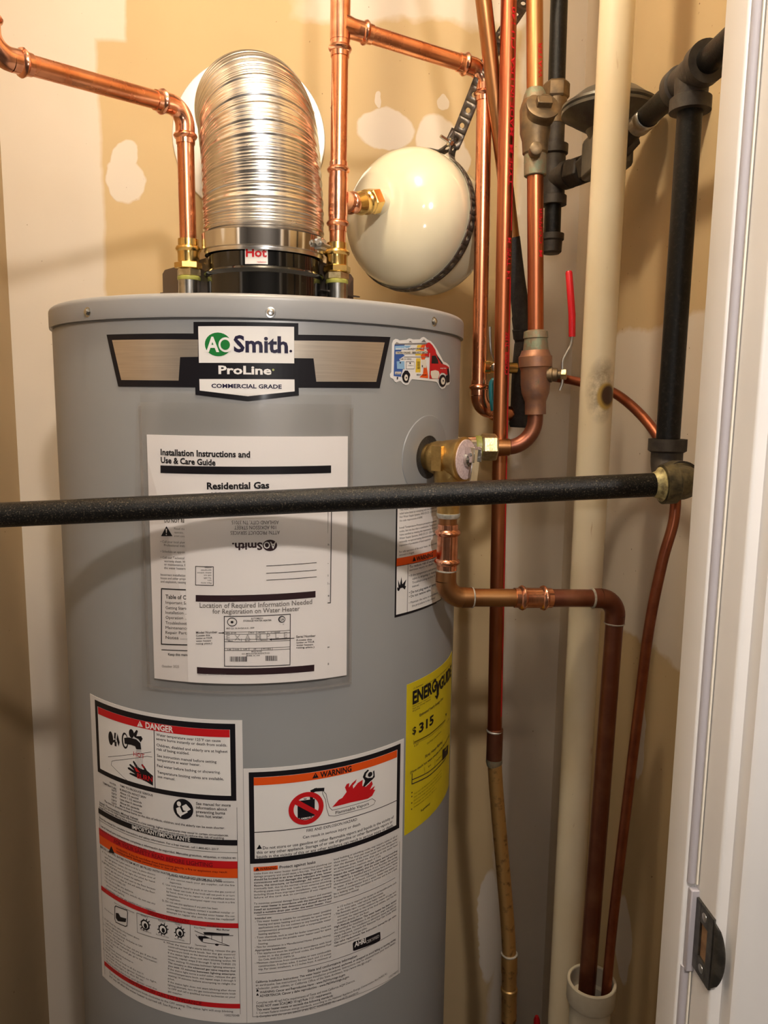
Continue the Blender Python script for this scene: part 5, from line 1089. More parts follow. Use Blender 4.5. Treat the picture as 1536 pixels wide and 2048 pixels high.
# hallway light above and behind the viewer: ceiling bar with three bare bulbs
lamp = thing('ceiling_lamp', 'white ceiling light bar with two round bulbs', 'lamp', (0.05, -0.35, ZT))
MB().box((-.30, -.385, ZT - .03), (.40, -.315, ZT)).build('bar', 'white_paint', lamp, bevel=.004)
for bx, glow in ((-.16, 'bulb_dim'), (.20, 'bulb_glow')):
    MB().lathe((bx, -.35, ZT - .03), (0, 0, -1), [(0, .018), (.06, .018), (.20, .015), (.22, .021), (.245, .021)], 20).build('socket', 'socket_white', lamp)
    MB().lathe((bx, -.35, ZT - .275), (0, 0, -1), [(0, .014), (.006, .019), (.020, .030), (.036, .036), (.050, .036), (.066, .028), (.076, .014), (.079, .003)], 24).build('bulb', glow, lamp)

# small globe lamp on the closet ceiling, just inside the door
gl = thing('globe_lamp', 'warm round globe lamp on the closet ceiling', 'lamp', (-.10, .66, ZT))
MB().lathe((-.10, .66, ZT), (0, 0, -1), [(0, .055), (.012, .055), (.018, .040), (.050, .026), (.055, .022)], 28).build('base', 'socket_white', gl)
MB().lathe((-.10, .66, ZT - .052), (0, 0, -1), [(0, .020), (.010, .032), (.030, .046), (.055, .050), (.080, .044), (.098, .028), (.106, .004)], 24).build('globe', 'globe_glow', gl)

# ================================================================== water heater
HX, HY, HR = -0.0987, 1.0955, 0.2705
ZCAP = 1.509
heater = thing('water_heater', 'tall grey cylindrical gas water heater covered in labels', 'water heater', (HX, HY, 0))
def cylp(s, z, off=0.0, r=HR):
    a = s / r; return (HX + (r + off) * sin(a), HY - (r + off) * cos(a), z)
MB().lathe((HX, HY, 0.04), (0, 0, 1), [(0, HR - .01), (0, HR), (1.440, HR), (1.444, HR - .0015), (1.447, HR - .0015)], 160).build('body', 'heater_grey', heater)
cp = [(0, HR - .002), (0, HR + .0030), (.002, HR + .0034), (.0185, HR + .0034)]
for k in range(1, 7): a = k * pi / 12; cp.append((.0185 + .0065 * sin(a), HR + .0034 - .0065 * (1 - cos(a))))
cp += [(.0252, HR - .012), (.0235, HR - .02), (.0235, .05)]
MB().lathe((HX, HY, ZCAP - .0252), (0, 0, 1), cp, 160).build('top_cap', 'cap_grey', heater)
for k in range(3):
    a = 2 * pi * k / 3; MB().lathe((HX + .2 * cos(a), HY + .2 * sin(a), 0), (0, 0, 1), [(0, .03), (.01, .025), (.045, .025)], 16).build('foot', 'heater_grey', heater)
for s_, z_ in ((-.1845, 1.4925), (.0307, 1.4895), (.2426, 1.4935)):
    p = V(cylp(s_, z_, .0030)); d = V((sin(s_ / HR), -cos(s_ / HR), 0))
    mb = MB(); hexnut(mb, p, d, .0028, .0042); mb.lathe(p, d, [(0, .0055), (.0008, .0055), (.001, .004)], 16).lathe(p, d, [(.0028, .0034), (.0036, .0026), (.0038, .001)], 14)
    mb.build('screw', 'steel', heater)

def patch(mb, pts, off, r, ds=0.006):
    """polygon given in (arc length, height), laid on the cylinder: cut in vertical strips so that it bends"""
    lo = min(p[0] for p in pts); hi = max(p[0] for p in pts)
    def clip(poly, x, keep_right):
        out = []
        for i in range(len(poly)):
            a, b_ = poly[i], poly[(i + 1) % len(poly)]
            ia = (a[0] >= x) if keep_right else (a[0] <= x); ib = (b_[0] >= x) if keep_right else (b_[0] <= x)
            if ia: out.append(a)
            if ia != ib:
                t = (x - a[0]) / (b_[0] - a[0]); out.append((x, a[1] + t * (b_[1] - a[1])))
        return out
    k0 = math.floor(lo / ds); k1 = math.ceil(hi / ds)
    for k in range(k0, k1):
        q = clip(clip(pts, k * ds, True), (k + 1) * ds, False)
        q2 = []
        for p in q:
            if not q2 or abs(p[0] - q2[-1][0]) + abs(p[1] - q2[-1][1]) > 1e-7: q2.append(p)
        if len(q2) > 2 and abs(q2[0][0] - q2[-1][0]) + abs(q2[0][1] - q2[-1][1]) < 1e-7: q2.pop()
        if len(q2) < 3: continue
        area = sum(q2[i][0] * q2[(i + 1) % len(q2)][1] - q2[(i + 1) % len(q2)][0] * q2[i][1] for i in range(len(q2)))
        if abs(area) < 1e-10: continue
        if area < 0: q2.reverse()
        mb.add([cylp(s, z, off, r) for s, z in q2], [tuple(range(len(q2)))])

_glyph = {}
def text_mesh(body, bold):
    key = (body, bold)
    if key in _glyph: return _glyph[key]
    cu = bpy.data.curves.new('t', 'FONT'); cu.body = body; cu.size = 1.0; cu.resolution_u = 2
    cu.offset = (0, .012, .030, .040)[bold]; cu.fill_mode = 'FRONT' if hasattr(cu, 'fill_mode') else cu.fill_mode
    ob = bpy.data.objects.new('t', cu); COL.objects.link(ob)
    dg = bpy.context.evaluated_depsgraph_get()
    me = bpy.data.meshes.new_from_object(ob.evaluated_get(dg))
    vs = [(v.co.x, v.co.y) for v in me.vertices]; fs = [tuple(p.vertices) for p in me.polygons]
    bpy.data.meshes.remove(me); bpy.data.objects.remove(ob, do_unlink=True); bpy.data.curves.remove(cu)
    _glyph[key] = (vs, fs); return vs, fs
CAPH = max(v[1] for v in text_mesh('H', 0)[0])

def label_prints(parent, name, base_off):
    r, ops = LABELS[name]; layers = {}
    for op in ops:
        kind, col, ly = op[0], op[1], op[2]
        mb = layers.setdefault((col, ly), MB()); off = base_off + .00022 * (ly + 1)
        if kind == 'P': patch(mb, op[3], off, r)
        elif kind == 'C':
            a, b_, ra, rb = op[3]; patch(mb, [(a + ra * cos(2 * pi * k / 28), b_ + rb * sin(2 * pi * k / 28)) for k in range(28)], off, r)
        elif kind == 'R':
            (a, b_, ra, rb), w = op[3], op[4]
            for k in range(40):
                t0, t1 = 2 * pi * k / 40, 2 * pi * (k + 1) / 40
                mb.add([cylp(a + (ra - q) * cos(t), b_ + (rb - q) * sin(t), off, r) for t, q in ((t0, w), (t0, 0), (t1, 0), (t1, w))], [(0, 1, 2, 3)])
        elif kind == 'L':
            pts, w = op[3], op[4] / 2
            for (a0, b0), (a1, b1) in zip(pts, pts[1:]):
                L = math.hypot(a1 - a0, b1 - b0)
                if L < 1e-6: continue
                nx, nz = -(b1 - b0) / L * w, (a1 - a0) / L * w; ex, ez = (a1 - a0) / L * w * .9, (b1 - b0) / L * w * .9
                N = max(1, int(abs(a1 - a0) / .006) + 1)
                for k in range(N):
                    p0 = (a0 - ex + (a1 - a0 + 2 * ex) * k / N, b0 - ez + (b1 - b0 + 2 * ez) * k / N); p1 = (a0 - ex + (a1 - a0 + 2 * ex) * (k + 1) / N, b0 - ez + (b1 - b0 + 2 * ez) * (k + 1) / N)
                    mb.add([cylp(p0[0] - nx, p0[1] - nz, off, r), cylp(p1[0] - nx, p1[1] - nz, off, r), cylp(p1[0] + nx, p1[1] + nz, off, r), cylp(p0[0] + nx, p0[1] + nz, off, r)], [(0, 1, 2, 3)])
        elif kind == 'T':
            s0, z0, s1, z1, h = op[4]; vs, fs = text_mesh(op[3], op[5])
            if not vs: continue
            x0 = min(v[0] for v in vs); x1 = max(v[0] for v in vs); w = max(x1 - x0, 1e-6)
            out = []
            for x, y in vs:
                t = (x - x0) / w; out.append(cylp(s0 + t * (s1 - s0), z0 + t * (z1 - z0) + y / CAPH * h, off, r))
            mb.add(out, fs)
    for (col, ly), mb in layers.items():
        if mb.f: mb.build(col.replace('lgrey', 'pale_grey').replace('olived', 'olive') + '_print', 'ink_' + col, parent, recalc=False, smooth=False)['kind'] = 'stuff'

def sheet(name, mt, parent, s0, s1, z0, z1, off, th, r=HR, corner=0.002):
    """a thin bent sheet with thickness"""
    N = max(6, int((s1 - s0) / .005)); mb = MB(); vs = []
    for k in range(N + 1):
        s = s0 + (s1 - s0) * k / N
        vs += [cylp(s, z0, off, r), cylp(s, z1, off, r), cylp(s, z0, off - th, r), cylp(s, z1, off - th, r)]
    fs = []
    for k in range(N):
        a, b_ = k * 4, (k + 1) * 4
        fs += [(a, b_, b_ + 1, a + 1), (a + 2, a + 3, b_ + 3, b_ + 2), (a + 1, b_ + 1, b_ + 3, a + 3), (a, a + 2, b_ + 2, b_)]
    fs += [(0, 1, 3, 2), (N * 4, N * 4 + 2, N * 4 + 3, N * 4 + 1)]
    return mb.add(vs, fs).build(name, mt, parent, sharp=30)

# nameplate: its own outline, then the prints
def outlined(name, mt, parent, off, pts):
    mb = MB(); patch(mb, pts, off, HR); o = mb.build(name, mt, parent, smooth=False)
    q = o.modifiers.new('thick', 'SOLIDIFY'); q.thickness = .0003; q.offset = 0
    return o
npl = outlined('nameplate', 'ink_black', heater, .0004, LABELS['nameplate'][1][0][3]); npl['label'] = 'black, silver and white brand nameplate'
label_prints(npl, 'nameplate', .0005)
vst = outlined('van_sticker', 'sticker_white', heater, .0004, LABELS['van_sticker'][1][0][3]); vst['label'] = 'die-cut sticker of a colourful service van'
label_prints(vst, 'van_sticker', .0005)
lab = sheet('danger_label', 'label_white', heater, -.2205, -.0045, .668, 1.0455, .0004, .0004); lab['label'] = 'large white danger label with red bands'
label_prints(lab, 'danger_label', .0004)
lab = sheet('warning_label', 'label_white', heater, -.0040, .2020, .668, .988, .0005, .0004); lab['label'] = 'large white warning label with orange band'
label_prints(lab, 'warning_label', .0005)
lab = sheet('energy_guide_label', 'sticker_yellow', heater, .2060, .3550, .857, 1.056, .0004, .0004); lab['label'] = 'yellow energy cost label'
label_prints(lab, 'energy_guide_label', .0004)
lab = sheet('relief_valve_label', 'ink_black', heater, .1828, .2700, 1.1455, 1.288, .0004, .0004); lab['label'] = 'small white warning label under the relief valve'
label_prints(lab, 'relief_valve_label', .0004)
# cover disc round the relief valve opening
SV, ZV = .2412, 1.3335
mb = MB(); N = 48; vs = []; fs = []
rings = [(.0262, -.004), (.0262, .0012), (.030, .0016), (.048, .0016), (.0500, .0012), (.0508, .0002)]
for rr, of in rings:
    for k in range(N):
        a = 2 * pi * k / N; vs.append(cylp(SV + rr * cos(a), ZV + rr * sin(a), of))
for i in range(len(rings) - 1):
    for k in range(N):
        k2 = (k + 1) % N; fs.append((i * N + k, (i + 1) * N + k, (i + 1) * N + k2, i * N + k2))
mb.add(vs, fs).build('valve_cover_ring', 'heater_grey', heater)
mb = MB(); patch(mb, [(SV + .0262 * cos(2 * pi * k / 32), ZV + .0262 * sin(2 * pi * k / 32)) for k in range(32)], .0003, HR); mb.build('valve_opening_shade', 'rubber_and_shade', heater, smooth=False)  # dark disc on the body, painting the shade inside the hole
# pipe nipples of the heater
for nx in (-.1998, .0011):
    MB().lathe((nx, HY, ZCAP - .006), (0, 0, 1), [(0, .0145), (.0585, .0145), (.0595, .0130)], 32).build('steel_nipple', 'steel', heater)
MB().lathe((HX + HR - .004, HY, 1.3365), (1, 0, 0), [(0, .0150), (.034, .0150), (.035, .0128)], 32).build('steel_nipple', 'chrome', heater)

# ================================================================== draft hood, vent duct, wall plate
hood = thing('draft_hood', 'glossy black draft hood collar on top of the water heater', 'draft hood', (HX, HY, ZCAP))
FX, FY = -.0975, HY
MB().lathe((FX, FY, 1.4865), (0, 0, 1), [(0, .0775), (.0745, .0775), (.0765, .0800), (.0790, .0815), (.0815, .0800), (.0830, .0755), (.1320, .0750)], 72).build('collar', 'black_gloss', hood)
for sgn, a, b_ in ((-1, (-.166, 1.085), (-.2460, 1.150)), (1, (-.028, 1.085), (.0250, 1.150))):
    mb = MB()
    p = [(a[0], a[1], 1.4865), (b_[0], b_[1], 1.4865), (b_[0], b_[1], 1.5755), (b_[0] + sgn * -.004, b_[1] - .003, 1.5805), (a[0], a[1], 1.5900)]
    nrm = V((-(b_[1] - a[1]), b_[0] - a[0], 0)).normalized() * .0012
    mb.prism(p, nrm); mb.build('side_shield', 'hood_plate', hood)
    d = (V((*b_, 0)) - V((*a, 0))).normalized(); nn = V((-d.y, d.x, 0)) * sgn
    q0 = V((*a, 1.549)); q1 = V((*b_, 1.549)) + d * .008
    MB().prism([q0, q1, q1 - nn * .006 * sgn, q0 - nn * .006 * sgn], (0, 0, .0014)).build('shield_flange', 'hood_plate', hood)
# "Hot" sticker on the collar
R0 = .0753
def colp(s, z, off=0.0): a = s / R0 - .05; return (FX + (R0 + off) * sin(a), FY - (R0 + off) * cos(a), z)
mb = MB(); N = 8
for k in range(N):
    s0 = -.0145 + .029 * k / N; s1 = -.0145 + .029 * (k + 1) / N
    mb.add([colp(s0, 1.5705, .0004), colp(s1, 1.5705, .0004), colp(s1, 1.594, .0004), colp(s0, 1.594, .0004)], [(0, 1, 2, 3)])
hs = mb.build('sticker', 'sticker_white', hood, recalc=False); hs['label'] = 'white sticker reading Hot in red'
def coltext(t, s0, s1, z, h, bold, mt):
    vs, fs = text_mesh(t, bold); x0 = min(v[0] for v in vs); x1 = max(v[0] for v in vs)
    MB().add([colp(s0 + (x - x0) / (x1 - x0) * (s1 - s0), z + y / CAPH * h, .0008) for x, y in vs], fs).build('red_print', mt, hs, recalc=False, smooth=False)['kind'] = 'stuff'
coltext('Hot', -.0132, .0132, 1.5795, .0105, 2, 'ink_red'); coltext('radiation', 0.001, .0125, 1.5722, .0022, 0, 'ink_red')

duct = thing('vent_duct', 'shiny corrugated aluminium vent duct bending back into the wall', 'duct', (FX, FY, 1.60))
path = spline([(FX, FY, 1.598), (FX - .001, FY + .002, 1.665), (FX - .006, FY + .020, 1.735), (FX - .018, FY + .074, 1.796), (FX - .036, FY + .165, 1.832), (FX - .050, FY + .270, 1.850), (FX - .058, 1.474, 1.860)], 60)
# even spacing
cum = [0.0]
for a, b_ in zip(path, path[1:]): cum.append(cum[-1] + (b_ - a).length)
Ld = cum[-1]; npt = 620; pts = []; rs = []; j = 0
for i in range(npt + 1):
    t = Ld * i / npt
    while j < len(cum) - 2 and cum[j + 1] < t: j += 1
    f = (t - cum[j]) / max(cum[j + 1] - cum[j], 1e-9); pts.append(path[j].lerp(path[j + 1], f))
    pitch = .0125; u = (t / pitch) % 1.0
    rr = .0790 + .0008 * sin(2 * pi * t / .0035)
    if u < .22: rr = .0796 + .0012 * sin(pi * u / .22)
    rs.append(rr + .0006 * sin(t * 43))
MB().sweep(pts, rs, 96, False).build('duct', 'aluminium', duct, sharp=80)
clamp = MB().lathe((FX, FY, 1.5945), (.012, -.02, 1), [(0, .0806), (.0005, .0836), (.0205, .0840), (.021, .0815)], 72, False).build('clamp_band', 'chrome', duct)
ct = V((-.42, -.91, 0)); cn = V((.91, -.42, 0)); cc = V((FX + .0775, FY - .036, 1.6035))
mb = MB().obox(cc, ct, cn, (0, 0, 1), .008, .0035, .0065); hexnut(mb, cc + cn * .004 + ct * .008, ct, .007, .0052)
mb.lathe(cc + cn * .004 - ct * .016, ct, [(0, .0026), (.034, .0026)], 12).build('clamp_screw', 'zinc', clamp)
MB().lathe((FX, FY, 1.5895), (.012, -.02, 1), [(0, .0796), (.004, .0806), (.006, .0800)], 72, False).build('torn_edge', 'aluminium', duct)

wp = thing('vent_wall_plate', 'round white metal trim plate where the duct enters the wall', 'wall plate', (-.156, YB, 1.884))
PX, PZ = -.1560, 1.862
MB().lathe((PX, YB, PZ), (0, -1, 0), [(0, .135), (.003, .1355), (.005, .134), (.0055, .130), (.0055, .07)], 72).build('plate', 'plate_metal', wp)
for a in (22, -18, 160, 196, 95):
    MB().lathe((PX + .120 * cos(rad(a)), YB - .0055, PZ + .120 * sin(rad(a))), (0, -1, 0), [(0, .0055), (.0016, .005), (.003, .003)], 14).build('screw', 'zinc', wp)

# ================================================================== hot water line (left)
def adapter(parent, x, y):
    """brass press adapter stack on a heater nipple"""
    MB().lathe((x, y, 1.5590), (0, 0, 1), [(0, .0148), (.001, .0155), (.0045, .0155), (.0055, .0145)], 32).build('plastic_ring', 'dielectric', parent)
    mb = MB(); hexnut(mb, (x, y, 1.5640), (0, 0, 1), .0100, .0168, .3); mb.build('hex_collar', 'brass_hex', parent, smooth=False)
    mb = MB(); hexnut(mb, (x, y, 1.5740), (0, 0, 1), .0090, .0190, .75)
    mb.lathe((x, y, 1.5825), (0, 0, 1), [(0, .0148), (.011, .0146), (.0140, .0152), (.0155, .0168), (.0180, .0176), (.0205, .0166), (.0220, .0140), (.0305, .0138), (.0312, RC)], 36)
    mb.build('press_adapter', 'brass', parent, sharp=30)
hot = thing('copper_pipe', 'bright copper pipe run rising from the heater and turning left', 'copper pipe', (-.1998, HY, 1.547))
adapter(hot, -.1998, HY)
A = V((-.1998, HY, 1.612)); C1 = V((-.2005, HY, 1.7800)); C2 = V((-.3720, .912, 1.7640)); E_ = V((-.3780, .912, ZT))
m1, m2 = elbow(hot, A, C1, C2); straight(hot, A, m1 + V((0, 0, .01)), 'copper')
d = (C2 - C1).normalized(); m3, m4 = elbow(hot, C1, C2, E_)
straight(hot, m2 - d * .01, m3 + d * .01, 'copper'); straight(hot, m4 - V((0, 0, .01)), E_, 'copper')

# ================================================================== cold water line (centre) with the branch behind
cold = thing('copper_pipe', 'bright copper riser right of the duct with two tees', 'copper pipe', (.0011, HY, 1.547))
adapter(cold, .0011, HY)
cx0, cx1 = .0012, .0045
def cl(z): return V((cx0 + (cx1 - cx0) * (z - 1.55) / .35, HY, z))
def tee(parent, z0, z1, zb, bd, L):
    mb = MB(); dd = (cl(z1) - cl(z0)).normalized()
    press_end(mb, cl(z0), dd, RC, .022); press_end(mb, cl(z1), -dd, RC, .022)
    mb.sweep([cl(z0 + .020), cl(z1 - .020)], RC + .0022, 32)
    bd = V(bd).normalized(); c = cl(zb)
    mb.lathe(c, bd, [(.004, RC + .004), (.013, RC + .0026), (.017, RC + .0016), (L - .02, RC + .0015)], 32); press_end(mb, c + bd * L, -bd, RC, .022)
    mb.build('tee', 'copper_fitting', parent); return c + bd * L
ADIR = V((sin(rad(38)), cos(rad(38)), 0))
straight(cold, cl(1.612), cl(1.64), 'copper')
tb = tee(cold, 1.6285, 1.7180, 1.672, ADIR, .040)
straight(cold, cl(1.705), cl(1.862), 'copper')
BD = (V((.2080, 1.1645, 1.8695)) - V((cx1, HY, 1.8895)))
tb2 = tee(cold, 1.8500, 1.9450, 1.8895, BD, .045)
straight(cold, cl(1.935), V((.0095, HY, ZT)), 'copper')
C3 = V((.2105, 1.1650, 1.8690)); C4 = V((.2165, 1.1650, 1.392)); C5 = V((.272, 1.192, 1.383))
n1, n2 = elbow(cold, cl(1.8895), C3, C4); n3, n4 = elbow(cold, C3, C4, C5)
bd = BD.normalized(); straight(cold, tb2 - bd * .01, n1 + bd * .008, 'copper'); straight(cold, n2 + V((0, 0, .01)), n3 - V((0, 0, .01)), 'copper'); straight(cold, n4 - (C5 - C4).normalized() * .01, C5, 'copper')

# ================================================================== expansion tank
TA = V((ADIR.x, ADIR.y, -.10)).normalized()
POLE = V((.0640, 1.166, 1.6840))
tank = thing('expansion_tank', 'cream enamelled expansion tank with rounded end behind the riser', 'expansion tank', POLE)
RT, HD_ = .1025, .072
prof = [(.0, .0005)] + [(HD_ * (1 - cos(k * pi / 36)) , RT * sin(k * pi / 36) ** .92) for k in range(1, 19)]
prof += [(.080, RT), (.082, RT + .0015), (.088, RT + .0015), (.090, RT), (.135, RT)] + [(.135 + .075 * sin(k * pi / 20), RT * cos(k * pi / 20)) for k in range(1, 10)] + [(.210, .0008)]
MB().lathe(POLE, TA, prof, 96).build('shell', 'tank_enamel', tank, sharp=30)
MB().lathe(POLE - TA * .014, TA, [(0, .0150), (.002, .0162), (.016, .0166), (.022, .020)], 32).build('nozzle', 'tank_enamel', tank)
mb = MB(); g0 = tb - ADIR * .002; gap = (POLE - TA * .012) - g0
gd = gap.normalized(); Lg = gap.length
mb.lathe(g0, gd, [(0, .0128), (Lg * .15, .0150), (Lg * .25, .0162), (Lg * .32, .0150), (Lg * .45, .0150), (Lg * .50, .0168), (Lg * .62, .0168), (Lg * .64, .0150)], 36); hexnut(mb, g0 + gd * Lg * .62, gd, Lg * .40, .0185, .2)
mb.build('brass_adapter', 'brass', cold, sharp=30)

# perforated hanger strap round the tank
def perforated(pts, nrm, width, pitch, th=.0013, mt='strap_metal', name='strap', parent=None, hole=.0036):
    """strip with round holes along a polyline; nrm(i) gives the side direction of the strip"""
    P = [V(p) for p in pts]; cum = [0]
    for a, b_ in zip(P, P[1:]): cum.append(cum[-1] + (b_ - a).length)
    def at(t):
        t = min(max(t, 0), cum[-1] - 1e-7); k = 0
        while cum[k + 1] < t: k += 1
        f = (t - cum[k]) / (cum[k + 1] - cum[k]); s = nrm[k].lerp(nrm[k + 1], f).normalized(); return P[k].lerp(P[k + 1], f), s
    mb = MB(); n = int(cum[-1] / pitch); w = width / 2; h = pitch / 2
    for c in range(n):
        t0 = c * pitch + h; o = []; i_ = []
        for k in range(16):
            a = 2 * pi * k / 16; cx_, sx_ = cos(a), sin(a); m_ = max(abs(cx_), abs(sx_)); p, s = at(t0 + h * cx_ / m_); o.append(p + s * (w * sx_ / m_)); p, s = at(t0 + hole * cx_); i_.append(p + s * (hole * sx_))
        mb.add(o + i_, [(k, (k + 1) % 16, 16 + (k + 1) % 16, 16 + k) for k in range(16)])
    ob = mb.build(name, mt, parent, sharp=40)
    q = ob.modifiers.new('thick', 'SOLIDIFY'); q.thickness = th; q.offset = 0
    return ob
E1 = V((cos(rad(38)), -sin(rad(38)), 0)); E2 = TA.cross(E1); E2 = E2 if E2.z > 0 else -E2
SCN = POLE + TA * .086
bolt_a = 58
strap = thing('hanger_strap', 'dark perforated metal strap holding the cream expansion tank', 'strap', SCN)
def ringp(a, r=RT + .0030): return SCN + (E1 * cos(rad(a)) + E2 * sin(rad(a))) * r
ear = E1 * cos(rad(bolt_a)) + E2 * sin(rad(bolt_a))
B0 = ringp(bolt_a) + ear * .017
ring = [B0 + ear * .006, ringp(bolt_a - 1) + ear * .010] + [ringp(bolt_a - 4 - 4 * k) for k in range(88)] + [ringp(bolt_a + 5) + ear * .006, B0 + ear * .006 + TA * .001]
perforated(ring, [TA] * len(ring), .0175, .0215, name='band', parent=strap)
up = [B0 - ear * .004, B0 + V((.004, -.002, .008)), V((.2180, 1.196, 1.880)), V((.2760, 1.222, 1.972)), V((.50, 1.34, 2.40)) * .55 + V((.2760, 1.222, 1.972)) * .45]
up = [up[0], up[1], V((.2070, 1.1490, 1.864)), V((.2350, 1.1560, 1.917)), V((.2625, 1.1700, 1.959)), V((.42, 1.27, 2.25))]
perforated(up, [V((.84, -.25, -.46))] * 6, .0195, .0215, name='tail', parent=strap)
t0 = B0 + V((-.004, .006, .004)); perforated([t0, t0 + V((.017, .004, .036))], [V((.84, -.25, -.46))] * 2, .0175, .0215, name='tail_end', parent=strap)
bd_ = V((-.80, -.45, .28)).normalized()
mb = MB().lathe(B0 - bd_ * .006, bd_, [(0, .0025), (.032, .0025)], 14); hexnut(mb, B0 + bd_ * .004, bd_, .006, .0062); mb.lathe(B0 - bd_ * .006, -bd_, [(0, .0062), (.002, .0058), (.004, .0030)], 16)
mb.build('bolt', 'steel', strap)

# ================================================================== copper risers on the right
def wraptext(parent, t, base, d, r, ang, h, z0, z1, mt='ink_red', name='red_print'):
    """lettering running up a pipe; base point on the axis, d axis direction, ang azimuth of the line"""
    vs, fs = text_mesh(t, 1); x0 = min(v[0] for v in vs); x1 = max(v[0] for v in vs); out = []
    base = V(base); d = V(d).normalized()
    for x, y in vs:
        q = (x - x0) / (x1 - x0); a = ang - (y / CAPH * h - h / 2) / r; zz = z0 + q * (z1 - z0)
        c = base + d * ((zz - base.z) / d.z); out.append(c + V((sin(a), -cos(a), 0)) * (r + .0004))
    MB().add(out, fs).build(name, mt, parent, recalc=False, smooth=False)['kind'] = 'stuff'

r3_ = thing('copper_pipe', 'long copper riser with red lettering standing in front of the others', 'copper pipe', (.2488, 1.12, 0))
def l3(z): return V((.2488 - (z - .88) * .01434, 1.124, z))
up3 = straight(r3_, l3(.895), l3(ZT), 'copper_red')
for t, z0, z1 in (('TYPE M  MADE IN USA  CU 140', 1.700, 1.930), ('3/4  TYPE  M', 1.572, 1.630), ('COPPER  TUBE', 1.440, 1.500)): wraptext(up3, t, l3(1), l3(2) - l3(1), RC, .48, .0062, z0, z1)
mb = MB()
for k in range(60):
    z0, z1 = .92 + k * .016, .92 + k * .016 + .0165
    if 1.56 < z0 < 1.64: continue
    q = []
    for z, a in ((z0, .70), (z0, .95), (z1, .95), (z1, .70)): q.append(l3(z) + V((sin(a), -cos(a), 0)) * (RC + .0003))
    mb.add(q, [(0, 1, 2, 3)])
mb.build('red_stripe', 'ink_red', up3, recalc=False, smooth=False)['kind'] = 'stuff'
c3 = MB().lathe(l3(.845), (0, 0, 1), [(0, RC), (0, RC + .0014), (.052, RC + .0014), (.053, RC)], 28).build('coupling', 'copper_dull', r3_)
MB().lathe(l3(.893), (0, 0, 1), [(0, RC + .0016), (.0015, RC + .002), (.004, RC + .0003)], 24).build('solder_ring', 'solder', c3)
MB().lathe(l3(.836), (0, 0, 1), [(0, RC), (.006, RC + .0017), (.012, RC + .0016)], 24).build('patina_band', 'copper_patina', c3)
LO = [l3(.860), V((.2545, 1.121, .79)), V((.2740, 1.108, .600)), V((.2800, 1.102, .525))]
MB().sweep(spline(LO, 8), RC, 28).build('pipe', 'copper_gold', r3_)
b3 = V((.2800, 1.102, .525)); e3 = V((.2860, 1.098, .300))
dl = (b3 - e3).normalized()
f3 = MB().lathe(b3 + dl * .002, -dl, [(0, RC), (0, RC + .0016), (.032, RC + .0017), (.034, RC + .0008), (.058, RC + .0008), (.060, RC + .0022), (.066, RC + .0022), (.068, RC + .0012), (.115, RC + .0012), (.116, RC)], 28).build('valve_coupling', 'copper_gold', r3_, sharp=30)
MB().lathe(b3 + dl * .004, -dl, [(0, RC + .0005), (.001, RC + .0023), (.003, RC + .0016)], 24).build('solder_ring', 'solder', f3)
MB().sweep([b3 - dl * .05, V((.2900, 1.096, .02))], RC, 24).build('pipe', 'copper_dull', r3_)

r4 = thing('copper_pipe', 'dull brown copper pipe leaning behind the red lettered riser', 'copper pipe', (.283, 1.195, 1.36))
def l4(z): return V((.2753 - (z - 1.5844) * .2150, 1.196 - (z - 1.5844) * .2035, z))
straight(r4, l4(1.64), l4(ZT), 'copper_brown')
dark4 = MB().lathe(l4(1.645), l4(1.4) - l4(1.645), [(0, .0118), (.06, .0122), (.115, .0138), (.118, .0150), (.135, .0150), (.136, .0165), (.150, .0165), (.152, .0150), (.20, .0150)], 28)
dark4.build('black_sleeve', 'rubber_and_shade', r4)
ins = [l4(1.49), V((.2880, 1.192, 1.44)), V((.2880, 1.193, 1.40)), V((.2870, 1.193, 1.362))]
MB().sweep(spline(ins, 8), [.0165] * 18 + [.0172, .0176, .0165, .0178, .0168, .0172, .0150], 28).build('foam_sleeve', 'rubber_and_shade', r4)

# pipe into the heater side, with shutoff valves
r5 = thing('copper_pipe', 'aged copper pipe with shutoff valve feeding the heater side', 'copper pipe', (.2855, HY, 1.3365))
def l5(z): return V((.2857 - max(z - 1.40, 0) * .0440, HY, z))
bend = fillet([V((.2290, HY, 1.3365)), V((.2857, HY, 1.3365)), l5(1.405)], .040, 12)
MB().sweep(bend, RC, 28).build('bend', 'copper_dull', r5)
MB().lathe((.2290, HY, 1.3365), (1, 0, 0), [(0, RC), (0, RC + .0012), (.020, RC + .0012), (.021, RC)], 28).build('socket', 'copper_brown', r5)
MB().lathe((.1995, HY, 1.3365), (1, 0, 0), [(0, .0155), (.0015, .0165), (.008, .0165), (.009, .0150)], 28).build('plastic_ring', 'dielectric', r5)
mb = MB(); hexnut(mb, (.2080, HY, 1.3365), (1, 0, 0), .0230, .0200, .26); mb.build('union_nut', 'brass_hex', r5, smooth=False, bevel=.0006)
dv = l5(1.5) - l5(1.4)
vb = MB().lathe(l5(1.384), dv, [(0, RC), (0, .0150), (.018, .0150), (.022, .0165), (.030, .0195), (.042, .0208), (.062, .0208), (.066, .0220), (.067, .0236), (.081, .0236), (.083, .0215), (.090, .0190)], 40).build('valve_body', 'bronze_red', r5, sharp=30)
MB().lathe(l5(1.472), dv, [(0, .0175), (.003, .0178), (.018, .0160), (.019, .0175), (.028, .0165), (.030, RC)], 28).build('valve_collar', 'copper_patina', r5)
vs, fs = text_mesh('3/4', 1); p34 = []
for x, y in vs:
    a = -.30 + x * .22; zz = 1.421 + y * .013 + x * .004; p34.append(l5(zz) + V((sin(a), -cos(a), 0)) * .0213)
MB().add(p34, fs).build('cast_lettering', 'bronze', vb, smooth=False)['kind'] = 'stuff'
